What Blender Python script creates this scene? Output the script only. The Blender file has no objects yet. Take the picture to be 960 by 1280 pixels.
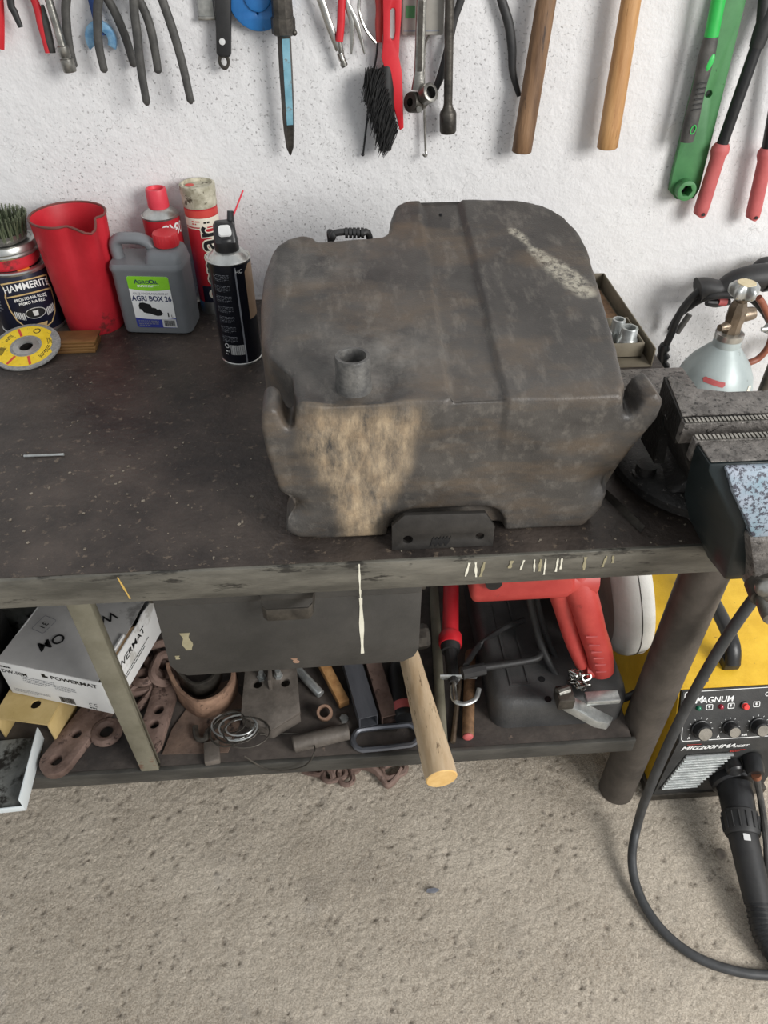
import bpy, bmesh, math, random
from mathutils import Vector, Matrix, Euler, noise
R = math.radians; PI = math.pi
random.seed(7)
scene = bpy.context.scene
COL = scene.collection

# ------------------------------------------------------------------ camera
FPX, PITCH, YAW = 930.0, R(41.5), R(4.0)
CAM = Vector((0, 0, 1.41))
FW = Vector((math.sin(YAW)*math.cos(PITCH), math.cos(YAW)*math.cos(PITCH), -math.sin(PITCH)))
RT = Vector((math.cos(YAW), -math.sin(YAW), 0)); UP = RT.cross(FW)
cam_data = bpy.data.cameras.new('camera'); cam = bpy.data.objects.new('camera', cam_data); COL.objects.link(cam)
cam_data.sensor_fit = 'VERTICAL'; cam_data.sensor_height = 36.0; cam_data.lens = 36.0*FPX/1280.0
cam_data.clip_start = 0.02
cam.matrix_world = Matrix((( RT.x, UP.x, -FW.x, CAM.x), (RT.y, UP.y, -FW.y, CAM.y), (RT.z, UP.z, -FW.z, CAM.z), (0, 0, 0, 1)))
scene.camera = cam

# ------------------------------------------------------------------ light: daylight from an open workshop door
world = bpy.data.worlds.new('world'); scene.world = world; world.use_nodes = True
bg = world.node_tree.nodes['Background']; bg.inputs[0].default_value = (0.93, 0.965, 1.0, 1); bg.inputs[1].default_value = 0.55
def area_light(name, loc, target, sx, sy, power, col=(1, 1, 1)):
    l = bpy.data.lights.new(name, 'AREA'); l.shape = 'RECTANGLE'; l.size = sx; l.size_y = sy; l.energy = power; l.color = col
    o = bpy.data.objects.new(name, l); COL.objects.link(o); o.location = loc
    o.rotation_euler = (Vector(target)-Vector(loc)).to_track_quat('-Z', 'Y').to_euler(); return o
area_light('doorway_daylight', (2.6, -1.7, 2.35), (0, 0.95, 0.75), 1.6, 1.6, 135, (1.0, 0.985, 0.96))
vs = scene.view_settings
vs.view_transform = 'Standard'; vs.look = 'None'; vs.gamma = 1.0; vs.exposure = 0.20; vs.use_curve_mapping = False

WALL = 1.30; BENCH = 0.80; FRONT = 0.606; SHELF = 0.24

def at(px, py, x=None, y=None, z=None):
    """point of the real place that lies on a known plane (wall, bench top, shelf, floor) for a survey pixel"""
    r = FW + RT*((px-480)/FPX) - UP*((py-640)/FPX)
    t = (z-CAM.z)/r.z if z is not None else ((y-CAM.y)/r.y if y is not None else (x-CAM.x)/r.x)
    return CAM + r*t

# ------------------------------------------------------------------ materials
def lin(v):
    v /= 255.0
    return v/12.92 if v <= 0.04045 else ((v+0.055)/1.055)**2.4
def c(r, g, b): return (lin(r), lin(g), lin(b), 1)
MATS = {}
def mat(name, a, b=None, scale=25, rough=0.5, metal=0.0, bump=0.0, bscale=None, spot=None, spot_scale=60, spot_lo=0.62, detail=6, stretch=(1, 1, 1), contrast=(0.35, 0.65), coat=0):
    m = bpy.data.materials.new(name); m.use_nodes = True; nt = m.node_tree; N = nt.nodes; L = nt.links
    p = N['Principled BSDF']; p.inputs['Roughness'].default_value = rough; p.inputs['Metallic'].default_value = metal
    if coat: p.inputs['Coat Weight'].default_value = coat
    tc = N.new('ShaderNodeTexCoord'); mp = N.new('ShaderNodeMapping'); mp.inputs['Scale'].default_value = stretch
    L.new(tc.outputs['Object'], mp.inputs[0])
    n = N.new('ShaderNodeTexNoise'); n.inputs['Scale'].default_value = scale; n.inputs['Detail'].default_value = detail; n.inputs['Roughness'].default_value = 0.65
    L.new(mp.outputs[0], n.inputs['Vector'])
    rp = N.new('ShaderNodeValToRGB'); rp.color_ramp.elements[0].position = contrast[0]; rp.color_ramp.elements[1].position = contrast[1]
    rp.color_ramp.elements[0].color = a; rp.color_ramp.elements[1].color = b or tuple(min(1, v*1.18) for v in a[:3])+(1,)
    L.new(n.outputs['Fac'], rp.inputs[0]); out = rp.outputs[0]
    if spot:
        n2 = N.new('ShaderNodeTexNoise'); n2.inputs['Scale'].default_value = spot_scale; n2.inputs['Detail'].default_value = 5; n2.inputs['Roughness'].default_value = 0.7
        L.new(mp.outputs[0], n2.inputs['Vector'])
        r2 = N.new('ShaderNodeValToRGB'); r2.color_ramp.elements[0].position = spot_lo; r2.color_ramp.elements[1].position = spot_lo+0.06
        r2.color_ramp.elements[0].color = (0, 0, 0, 1); r2.color_ramp.elements[1].color = (1, 1, 1, 1)
        L.new(n2.outputs['Fac'], r2.inputs[0])
        mx = N.new('ShaderNodeMix'); mx.data_type = 'RGBA'; L.new(r2.outputs[0], mx.inputs[0]); L.new(out, mx.inputs[6]); mx.inputs[7].default_value = spot
        out = mx.outputs[2]
    L.new(out, p.inputs['Base Color'])
    if bump:
        nb = N.new('ShaderNodeTexNoise'); nb.inputs['Scale'].default_value = bscale or scale*4; nb.inputs['Detail'].default_value = 5
        L.new(mp.outputs[0], nb.inputs['Vector'])
        bp = N.new('ShaderNodeBump'); bp.inputs['Strength'].default_value = min(1, bump); bp.inputs['Distance'].default_value = 0.002
        L.new(nb.outputs['Fac'], bp.inputs['Height']); L.new(bp.outputs[0], p.inputs['Normal'])
    MATS[name] = m; return m

mat('black_rubber', c(34, 34, 35), c(48, 47, 46), 30, 0.55, bump=.15)
mat('black_plastic', c(24, 24, 25), c(36, 36, 37), 40, 0.38, bump=.1)
mat('grip_grey', c(58, 57, 55), c(84, 82, 78), 40, 0.6, bump=.25, bscale=300)
mat('steel', c(120, 118, 112), c(168, 165, 158), 60, 0.33, 0.85, bump=.15)
mat('steel_dark', c(58, 55, 51), c(92, 87, 80), 40, 0.45, 0.6, bump=.3)
mat('chrome', c(160, 158, 153), c(190, 188, 182), 30, 0.26, 1.0)
mat('zinc', c(160, 164, 163), c(198, 200, 198), 70, 0.35, 0.7)
mat('red_plastic', c(190, 30, 40), c(212, 48, 56), 12, 0.4, bump=.05)
mat('red_worn', c(178, 28, 40), c(205, 46, 58), 8, 0.5, bump=.08, spot=c(120, 45, 45), spot_scale=14, spot_lo=.60)
mat('red_jug_rim', c(120, 55, 50), c(85, 60, 52), 60, 0.6)
mat('red_faded', c(192, 98, 96), c(172, 80, 80), 25, 0.6, bump=.1)
mat('red_tool', c(172, 54, 50), c(194, 76, 68), 14, 0.45, bump=.08, spot=c(150, 55, 50), spot_scale=30, spot_lo=.66)
mat('wood_dark', c(96, 70, 48), c(140, 108, 78), 14, 0.6, stretch=(4, 4, .5), bump=.35, bscale=90, spot=c(62, 45, 34), spot_scale=24, spot_lo=.6)
mat('wood_honey', c(164, 118, 72), c(194, 150, 100), 14, 0.55, stretch=(4, 4, .5), bump=.3, bscale=90, spot=c(120, 82, 46), spot_scale=40, spot_lo=.64)
mat('wood_pale', c(190, 162, 126), c(220, 198, 166), 10, 0.65, stretch=(3, .6, 3), bump=.3, bscale=60, spot=c(120, 98, 74), spot_scale=30, spot_lo=.58)
mat('wood_end', c(214, 172, 104), c(228, 190, 126), 60, 0.7)
mat('green_paint', c(58, 112, 66), c(76, 136, 82), 12, 0.5, bump=.15, spot=c(44, 66, 44), spot_scale=55, spot_lo=.64)
mat('green_bright', c(40, 168, 70), c(54, 184, 84), 12, 0.4)
mat('blue_dark', c(22, 58, 120), c(34, 76, 142), 30, 0.4)
mat('blue_light', c(88, 142, 186), c(150, 190, 215), 70, 0.4, 0.3)
mat('blue_disc', c(30, 96, 160), c(48, 122, 186), 14, 0.4, bump=.1, spot=c(60, 70, 84), spot_scale=18, spot_lo=.64)
mat('cyan_worn', c(100, 148, 164), c(126, 172, 186), 40, 0.5, spot=c(110, 112, 108), spot_scale=50, spot_lo=.58)
mat('silver_print', c(200, 200, 198), c(214, 214, 212), 40, 0.5)
mat('white_print', c(236, 236, 234), c(242, 242, 240), 40, 0.5)
mat('grey_print', c(120, 122, 128), c(140, 142, 148), 40, 0.5)
mat('black_print', c(16, 16, 18), c(24, 24, 26), 40, 0.5)
mat('navy_print', c(24, 34, 82), c(28, 40, 92), 40, 0.5)
mat('blue_print', c(46, 56, 140), c(56, 66, 152), 40, 0.5)
mat('lime_print', c(132, 200, 36), c(142, 210, 48), 40, 0.5)
mat('gold_print', c(196, 164, 110), c(210, 182, 130), 40, 0.45)
mat('orange_print', c(236, 140, 40), c(244, 154, 58), 40, 0.5)
mat('red_print', c(196, 60, 52), c(206, 74, 64), 40, 0.5)
mat('cream_print', c(226, 216, 196), c(234, 226, 208), 40, 0.5)
mat('tin_navy', c(26, 28, 44), c(34, 37, 56), 20, 0.32, 0.2)
mat('tin_silver', c(176, 176, 172), c(206, 206, 202), 40, 0.3, 0.9)
mat('green_wire', c(72, 84, 58), c(122, 128, 104), 90, 0.6, 0.3, bump=.3)
mat('yellow_label', c(226, 190, 30), c(238, 206, 52), 50, 0.6, spot=c(150, 132, 50), spot_scale=160, spot_lo=.6)
mat('abrasive', c(120, 120, 118), c(156, 155, 152), 260, 0.9, bump=.5, bscale=700)
mat('brass_brown', c(96, 66, 44), c(140, 104, 60), 30, 0.5, 0.3, stretch=(.3, 1, 4))
mat('jerry_grey', c(112, 115, 118), c(124, 127, 130), 10, 0.42, bump=.05)
mat('can_blackblue', c(18, 20, 28), c(24, 26, 36), 10, 0.28, 0.1)
mat('kraft_strip', c(150, 122, 98), c(164, 138, 112), 20, 0.5)
mat('grimy_cap', c(150, 144, 122), c(206, 200, 180), 60, 0.6, bump=.2, spot=c(84, 76, 60), spot_scale=70, spot_lo=.58)
mat('bench_top', c(34, 29, 27), c(74, 65, 59), 9, 0.5, bump=.7, bscale=120, spot=c(100, 88, 76), spot_scale=75, spot_lo=.59, detail=10)
mat('rail_paint', c(78, 76, 70), c(118, 115, 106), 16, 0.42, 0.3, stretch=(.5, 1, 2), bump=.4, bscale=120, spot=c(52, 50, 46), spot_scale=26, spot_lo=.58)
mat('rail_dark', c(58, 57, 54), c(86, 84, 79), 16, 0.5, 0.2, stretch=(.5, 1, 2), bump=.3, bscale=120)
mat('drawer_paint', c(48, 47, 45), c(66, 64, 61), 10, 0.5, bump=.2, bscale=160, spot=c(112, 106, 92), spot_scale=130, spot_lo=.72)
mat('leg_paint', c(62, 57, 52), c(90, 83, 76), 14, 0.55, 0.1, bump=.3, bscale=120, spot=c(130, 122, 112), spot_scale=60, spot_lo=.7)
mat('brace_paint', c(108, 104, 88), c(134, 130, 114), 12, 0.55, 0.1, bump=.3, bscale=120, spot=c(118, 88, 70), spot_scale=12, spot_lo=.62)
mat('shelf_steel', c(52, 48, 46), c(92, 84, 78), 10, 0.65, bump=.4, bscale=120, spot=c(124, 108, 96), spot_scale=30, spot_lo=.66)
mat('rust', c(86, 68, 60), c(132, 110, 100), 14, 0.75, 0.1, bump=.6, bscale=140, spot=c(70, 54, 48), spot_scale=40, spot_lo=.58)
mat('rust_orange', c(104, 80, 66), c(160, 128, 106), 20, 0.7, 0.1, bump=.6, bscale=140, spot=c(84, 64, 54), spot_scale=36, spot_lo=.6)
mat('plate_grey', c(82, 76, 70), c(118, 110, 102), 16, 0.6, 0.2, bump=.4, bscale=140)
mat('cardboard_white', c(222, 222, 220), c(234, 234, 232), 6, 0.7, bump=.1, spot=c(196, 194, 188), spot_scale=9, spot_lo=.6)
mat('cardboard_shaded', c(176, 174, 172), c(200, 198, 195), 6, 0.7, bump=.15, spot=c(150, 148, 145), spot_scale=9, spot_lo=.6)  # white card with the shade on the carton's top painted into its colour
mat('cardboard_brown', c(150, 122, 90), c(168, 140, 106), 20, 0.8)
mat('rust_brown', c(84, 70, 62), c(128, 106, 92), 14, 0.75, 0.1, bump=.6, bscale=140, spot=c(60, 50, 46), spot_scale=30, spot_lo=.58)
mat('yellow_steel', c(180, 156, 102), c(198, 174, 122), 20, 0.5, bump=.2, spot=c(120, 96, 60), spot_scale=30, spot_lo=.66)
mat('white_enamel', c(212, 220, 222), c(226, 232, 233), 12, 0.35, spot=c(130, 126, 120), spot_scale=30, spot_lo=.7)
mat('dirty_sheet', c(66, 66, 62), c(150, 152, 148), 10, 0.6, 0.2, bump=.3, spot=c(40, 38, 34), spot_scale=12, spot_lo=.5)
mat('saw_base', c(62, 62, 62), c(80, 79, 78), 14, 0.5, 0.1, bump=.3, bscale=300)
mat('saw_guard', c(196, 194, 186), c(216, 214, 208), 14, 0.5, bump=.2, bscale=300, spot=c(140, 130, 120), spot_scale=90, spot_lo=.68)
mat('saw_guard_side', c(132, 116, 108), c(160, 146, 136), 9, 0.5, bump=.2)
mat('weld_yellow', c(216, 170, 34), c(234, 190, 52), 20, 0.5, bump=.3, bscale=300, spot=c(150, 112, 40), spot_scale=120, spot_lo=.66)
mat('weld_black', c(44, 44, 44), c(58, 58, 57), 30, 0.5, bump=.2, bscale=400)
mat('vise_iron', c(28, 27, 26), c(48, 46, 44), 30, 0.5, 0.35, bump=.6, bscale=220, spot=c(104, 100, 96), spot_scale=160, spot_lo=.62)
mat('vise_top', c(84, 80, 77), c(128, 123, 118), 60, 0.5, 0.35, bump=.7, bscale=260, spot=c(50, 47, 45), spot_scale=150, spot_lo=.56)
mat('vise_blue', c(13, 24, 26), c(20, 32, 35), 18, 0.4, 0.1, bump=.2, spot=c(70, 78, 78), spot_scale=60, spot_lo=.66)
mat('vise_patch', c(128, 152, 164), c(176, 178, 190), 16, 0.5, 0.1, bump=.3, spot=c(70, 70, 80), spot_scale=230, spot_lo=.50)
mat('gas_grey', c(150, 160, 160), c(176, 186, 184), 8, 0.42, 0.15, bump=.15, spot=c(120, 126, 124), spot_scale=34, spot_lo=.66)
mat('brass', c(112, 99, 84), c(148, 133, 116), 40, 0.4, 0.7, bump=.2)
mat('knob_silver', c(170, 172, 170), c(202, 204, 202), 20, 0.3, 0.7)
mat('knob_plate', c(206, 190, 150), c(220, 206, 170), 60, 0.5)
mat('hose_brown', c(122, 66, 48), c(142, 82, 60), 40, 0.5)
mat('tray_paint', c(96, 88, 74), c(120, 112, 96), 14, 0.55, 0.1, bump=.2)
mat('bristle', c(16, 15, 15), c(30, 29, 28), 60, 0.6)
mat('clear_case', c(150, 146, 138), c(172, 168, 160), 14, 0.35)
mat('paint_white', c(214, 210, 192), c(228, 224, 208), 40, 0.7)
mat('paint_ochre', c(196, 160, 80), c(206, 172, 96), 40, 0.7)
mat('paint_dirty', c(140, 132, 104), c(158, 150, 122), 40, 0.8)
mat('led_green', c(24, 110, 80), None, 10, 0.25)
mat('led_red', c(150, 30, 50), None, 10, 0.25)
mat('button_red', c(236, 70, 66), None, 10, 0.35)
mat('copper', c(170, 110, 84), c(196, 140, 112), 60, 0.4, 0.8)
mat('pebble', c(128, 118, 108), c(160, 150, 138), 60, 0.85, bump=.4)
mat('foil', c(150, 158, 172), c(190, 196, 206), 60, 0.3, 0.6)
M = MATS

# ------------------------------------------------------------------ mesh helpers
class MB:
    def __init__(s): s.v = []; s.f = []
    def add(s, vs, fs, mx=None):
        o = len(s.v)
        s.v += [tuple(mx @ Vector(p)) if mx else tuple(p) for p in vs]
        s.f += [tuple(i+o for i in f) for f in fs]; return s
    def box(s, lo, hi, mx=None):
        x0, y0, z0 = lo; x1, y1, z1 = hi
        return s.add([(x0,y0,z0),(x1,y0,z0),(x1,y1,z0),(x0,y1,z0),(x0,y0,z1),(x1,y0,z1),(x1,y1,z1),(x0,y1,z1)],
                     [(3,2,1,0),(4,5,6,7),(0,1,5,4),(1,2,6,5),(2,3,7,6),(3,0,4,7)], mx)
    def loft(s, rings, cap=True, closed=False, mx=None):
        n = len(rings[0]); vs = [p for r in rings for p in r]; fs = []
        m = len(rings)
        for i in range(m if closed else m-1):
            a = i*n; b = ((i+1) % m)*n
            for j in range(n):
                k = (j+1) % n; fs.append((a+j, a+k, b+k, b+j))
        if cap and not closed: fs += [tuple(range(n-1, -1, -1)), tuple(range((m-1)*n, m*n))]
        return s.add(vs, fs, mx)
    def tube(s, pts, r, n=10, cap=True, flat=None, closed=False, mx=None, up=None):
        """swept tube; flat=(width factor, thickness factor)"""
        pts = [Vector(p) for p in pts]; m = len(pts)
        rs = r if isinstance(r, (list, tuple)) else [r]*m
        rings = []; prev = None
        for i, p in enumerate(pts):
            if closed: t = pts[(i+1) % m]-pts[i-1]
            else: t = pts[min(i+1, m-1)]-pts[max(i-1, 0)]
            t = t.normalized() if t.length > 1e-9 else Vector((0, 0, 1))
            if prev is None:
                u = Vector(up) if up else (Vector((0, 1, 0)) if abs(t.y) < .8 else Vector((0, 0, 1)))
            else: u = prev
            u = (u-t*u.dot(t)).normalized(); prev = u; w = t.cross(u)
            fu, fwd = flat if flat else (1, 1)
            rings.append([p+w*(math.cos(2*PI*k/n)*rs[i]*fu)+u*(math.sin(2*PI*k/n)*rs[i]*fwd) for k in range(n)])
        return s.loft(rings, cap, closed, mx)
    def lathe(s, prof, n=28, mx=None, cap=True):
        rings = [[(r*math.cos(2*PI*k/n), r*math.sin(2*PI*k/n), z) for k in range(n)] for r, z in prof]
        return s.loft(rings, cap, False, mx)
    def prism(s, poly, a, b, axis='z', mx=None):
        P = {'z': lambda u, v, w: (u, v, w), 'y': lambda u, v, w: (u, w, v), 'x': lambda u, v, w: (w, u, v)}[axis]
        r = [[P(u, v, a) for u, v in poly], [P(u, v, b) for u, v in poly]]
        return s.loft(r, True, False, mx)
    def sphere(s, ctr, r, n=12, mx=None, sc=(1, 1, 1)):
        rings = []
        for i in range(1, n):
            a = PI*i/n
            rings.append([(ctr[0]+r*sc[0]*math.sin(a)*math.cos(2*PI*k/n), ctr[1]+r*sc[1]*math.sin(a)*math.sin(2*PI*k/n), ctr[2]-r*sc[2]*math.cos(a)) for k in range(n)])
        return s.loft(rings, True, False, mx)
    def mesh(s, name):
        me = bpy.data.meshes.new(name); me.from_pydata(s.v, [], s.f); return me

def smooth_path(pts, k=6):
    P = [Vector(p) for p in pts]; out = []
    for i in range(len(P)-1):
        p0, p1, p2, p3 = P[max(i-1, 0)], P[i], P[i+1], P[min(i+2, len(P)-1)]
        for j in range(k):
            t = j/k
            out.append(0.5*((2*p1)+(p2-p0)*t+(2*p0-5*p1+4*p2-p3)*t*t+(3*p1-p0-3*p2+p3)*t**3))
    return out+[P[-1]]
def lerp_list(vals, n):
    out = []
    for i in range(n):
        t = i/(n-1)*(len(vals)-1); a = int(min(t, len(vals)-2)); out.append(vals[a]+(vals[a+1]-vals[a])*(t-a))
    return out
def circ(cx, cy, r, n=20, ry=None, a0=0):
    ry = ry or r
    return [(cx+r*math.cos(a0+2*PI*k/n), cy+ry*math.sin(a0+2*PI*k/n)) for k in range(n)]
def rrect(x0, y0, x1, y1, r, n=5):
    o = []
    for cx, cy, a in ((x1-r, y1-r, 0), (x0+r, y1-r, 90), (x0+r, y0+r, 180), (x1-r, y0+r, 270)):
        o += [(cx+r*math.cos(R(a+90*k/n)), cy+r*math.sin(R(a+90*k/n))) for k in range(n+1)]
    return o
def flat(outlines, th=0.0, bev=0.0):
    """filled 2D outline with holes, th thick, as a mesh in XY"""
    cu = bpy.data.curves.new('o', 'CURVE'); cu.dimensions = '2D'; cu.fill_mode = 'BOTH'; cu.extrude = th/2; cu.bevel_depth = bev; cu.bevel_resolution = 1
    for o in outlines:
        sp = cu.splines.new('POLY'); sp.points.add(len(o)-1)
        for p, q in zip(sp.points, o): p.co = (q[0], q[1], 0, 1)
        sp.use_cyclic_u = True
    ob = bpy.data.objects.new('o', cu); me = bpy.data.meshes.new_from_object(ob)
    bpy.data.objects.remove(ob); bpy.data.curves.remove(cu); return me
def text2d(s, size, bold=0.0, sx=1.0, align='CENTER', shear=0.0, space=1.0):
    cu = bpy.data.curves.new('t', 'FONT'); cu.body = s; cu.size = size; cu.align_x = align; cu.align_y = 'CENTER'; cu.offset = bold*size; cu.shear = shear; cu.space_character = space; cu.resolution_u = 3
    ob = bpy.data.objects.new('t', cu); me = bpy.data.meshes.new_from_object(ob)
    bpy.data.objects.remove(ob); bpy.data.curves.remove(cu)
    if sx != 1: me.transform(Matrix.Diagonal((sx, 1, 1, 1)))
    return me
def subdivide(me, mx_len):
    bm = bmesh.new(); bm.from_mesh(me); bmesh.ops.triangulate(bm, faces=bm.faces)
    for _ in range(6):
        e = [x for x in bm.edges if x.calc_length() > mx_len]
        if not e: break
        bmesh.ops.subdivide_edges(bm, edges=e, cuts=1); bmesh.ops.triangulate(bm, faces=bm.faces)
    bm.to_mesh(me); bm.free(); return me
def warp(me, fn):
    for v in me.vertices: v.co = fn(v.co)
    return me
def bend(me, r, ang=0.0, z=0.0, step=0.004):
    """wrap a flat XY mesh round a vertical cylinder of radius r, centred at angle ang from -Y"""
    subdivide(me, step)
    return warp(me, lambda q: Vector((r*math.sin(ang+q.x/r), -r*math.cos(ang+q.x/r), z+q.y)))

def fin(name, src, m, parent=None, sharp=35, w=False, bev=0.0, seg=2, mx=None, clean=True):
    """link ONE mesh object; w: built in world coordinates under an unrotated parent"""
    me = src.mesh(name) if isinstance(src, MB) else src
    me.name = name
    if mx is not None: me.transform(mx)
    bm = bmesh.new(); bm.from_mesh(me)
    if clean: bmesh.ops.remove_doubles(bm, verts=bm.verts, dist=1e-6)
    bmesh.ops.recalc_face_normals(bm, faces=bm.faces)
    if bev:
        es = [e for e in bm.edges if len(e.link_faces) == 2 and e.calc_face_angle(0) > R(32)]
        try: bmesh.ops.bevel(bm, geom=es, offset=bev, segments=seg, affect='EDGES', profile=.5, clamp_overlap=True)
        except Exception: pass
    bm.to_mesh(me); bm.free()
    o = bpy.data.objects.new(name, me); COL.objects.link(o)
    me.materials.clear(); me.materials.append(M[m] if isinstance(m, str) else m)
    if parent is not None:
        o.parent = parent
        if w: me.transform(Matrix.Translation(-Vector(parent['_o'])))
    else:
        xs = [v.co for v in me.vertices]
        b = Vector(((min(p.x for p in xs)+max(p.x for p in xs))/2, (min(p.y for p in xs)+max(p.y for p in xs))/2, min(p.z for p in xs)))
        me.transform(Matrix.Translation(-b)); o.location = b; o['_o'] = tuple(b)
    me.shade_smooth(); me.set_sharp_from_angle(angle=R(sharp))
    return o
def tag(o, label=None, cat=None, group=None, kind=None):
    if label: o['label'] = label
    if cat: o['category'] = cat
    if group: o['group'] = group
    if kind: o['kind'] = kind
    return o
def thing(name, label, cat, loc=(0, 0, 0), rot=(0, 0, 0), group=None, kind=None):
    o = bpy.data.objects.new(name, None); COL.objects.link(o); o.location = loc; o.rotation_euler = rot; o.empty_display_size = .03
    o['_o'] = tuple(loc); return tag(o, label, cat, group, kind)
def T(x=0, y=0, z=0): return Matrix.Translation((x, y, z))
def RX(a): return Matrix.Rotation(R(a), 4, 'X')
def RY(a): return Matrix.Rotation(R(a), 4, 'Y')
def RZ(a): return Matrix.Rotation(R(a), 4, 'Z')
def link_of(length, width, r, n=7, k=20):
    """one oval chain link lying in XY"""
    pts = []
    for i in range(k):
        a = 2*PI*i/k; ca, sa = math.cos(a), math.sin(a)
        pts.append(((length-width)/2*(1 if ca > 0 else -1)*(1 if abs(ca) > .25 else abs(ca)/.25)+width/2*ca, width/2*sa, 0))
    return MB().tube(pts, r, n, closed=True, up=(0, 0, 1))
def orient(o, d, roll=0):
    """matrix putting local Z along d at o"""
    q = Vector(d).to_track_quat('Z', 'Y'); return Matrix.Translation(o) @ q.to_matrix().to_4x4() @ RZ(roll)
# ------------------------------------------------------------------ the setting
def wall_material():
    m = bpy.data.materials.new('white_plaster'); m.use_nodes = True; N = m.node_tree.nodes; L = m.node_tree.links
    p = N['Principled BSDF']; p.inputs['Roughness'].default_value = 0.75
    tc = N.new('ShaderNodeTexCoord')
    def nz(scale, detail=6, rough=.6):
        n = N.new('ShaderNodeTexNoise'); n.inputs['Scale'].default_value = scale; n.inputs['Detail'].default_value = detail; n.inputs['Roughness'].default_value = rough
        L.new(tc.outputs['Object'], n.inputs['Vector']); return n
    def ramp(src, a, b, ca=(0, 0, 0, 1), cb=(1, 1, 1, 1)):
        r = N.new('ShaderNodeValToRGB'); r.color_ramp.elements[0].position = a; r.color_ramp.elements[1].position = b
        r.color_ramp.elements[0].color = ca; r.color_ramp.elements[1].color = cb; L.new(src, r.inputs[0]); return r
    base = ramp(nz(3).outputs['Fac'], .3, .7, c(216, 214, 214), c(228, 227, 226))
    area = ramp(nz(5, 3).outputs['Fac'], .44, .62)
    spk = ramp(nz(210, 3, .5).outputs['Fac'], .60, .66)
    mu = N.new('ShaderNodeMath'); mu.operation = 'MULTIPLY'; L.new(area.outputs[0], mu.inputs[0]); L.new(spk.outputs[0], mu.inputs[1])
    mu2 = N.new('ShaderNodeMath'); mu2.operation = 'MULTIPLY'; L.new(mu.outputs[0], mu2.inputs[0]); mu2.inputs[1].default_value = .62
    mx = N.new('ShaderNodeMix'); mx.data_type = 'RGBA'; L.new(mu2.outputs[0], mx.inputs[0]); L.new(base.outputs[0], mx.inputs[6]); mx.inputs[7].default_value = c(96, 92, 90)
    # hairline cracks
    vo = N.new('ShaderNodeTexVoronoi'); vo.feature = 'DISTANCE_TO_EDGE'; vo.inputs['Scale'].default_value = 13
    wv = nz(9, 4); ad = N.new('ShaderNodeMix'); ad.data_type = 'RGBA'; ad.inputs[0].default_value = .25; L.new(tc.outputs['Object'], ad.inputs[6]); L.new(wv.outputs['Color'], ad.inputs[7])
    L.new(ad.outputs[2], vo.inputs['Vector'])
    cr = ramp(vo.outputs['Distance'], .0, .012, (1, 1, 1, 1), (0, 0, 0, 1))
    cm = ramp(nz(6, 2).outputs['Fac'], .58, .64)
    m3 = N.new('ShaderNodeMath'); m3.operation = 'MULTIPLY'; L.new(cr.outputs[0], m3.inputs[0]); L.new(cm.outputs[0], m3.inputs[1])
    m4 = N.new('ShaderNodeMath'); m4.operation = 'MULTIPLY'; L.new(m3.outputs[0], m4.inputs[0]); m4.inputs[1].default_value = .4
    mx2 = N.new('ShaderNodeMix'); mx2.data_type = 'RGBA'; L.new(m4.outputs[0], mx2.inputs[0]); L.new(mx.outputs[2], mx2.inputs[6]); mx2.inputs[7].default_value = c(120, 116, 112)
    L.new(mx2.outputs[2], p.inputs['Base Color'])
    b1 = N.new('ShaderNodeBump'); b1.inputs['Strength'].default_value = .55; b1.inputs['Distance'].default_value = .006; L.new(nz(38, 6).outputs['Fac'], b1.inputs['Height'])
    b2 = N.new('ShaderNodeBump'); b2.inputs['Strength'].default_value = .35; b2.inputs['Distance'].default_value = .002; L.new(nz(190, 4).outputs['Fac'], b2.inputs['Height'])
    L.new(b1.outputs[0], b2.inputs['Normal']); L.new(b2.outputs[0], p.inputs['Normal']); MATS['plaster'] = m
wall_material()
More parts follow.
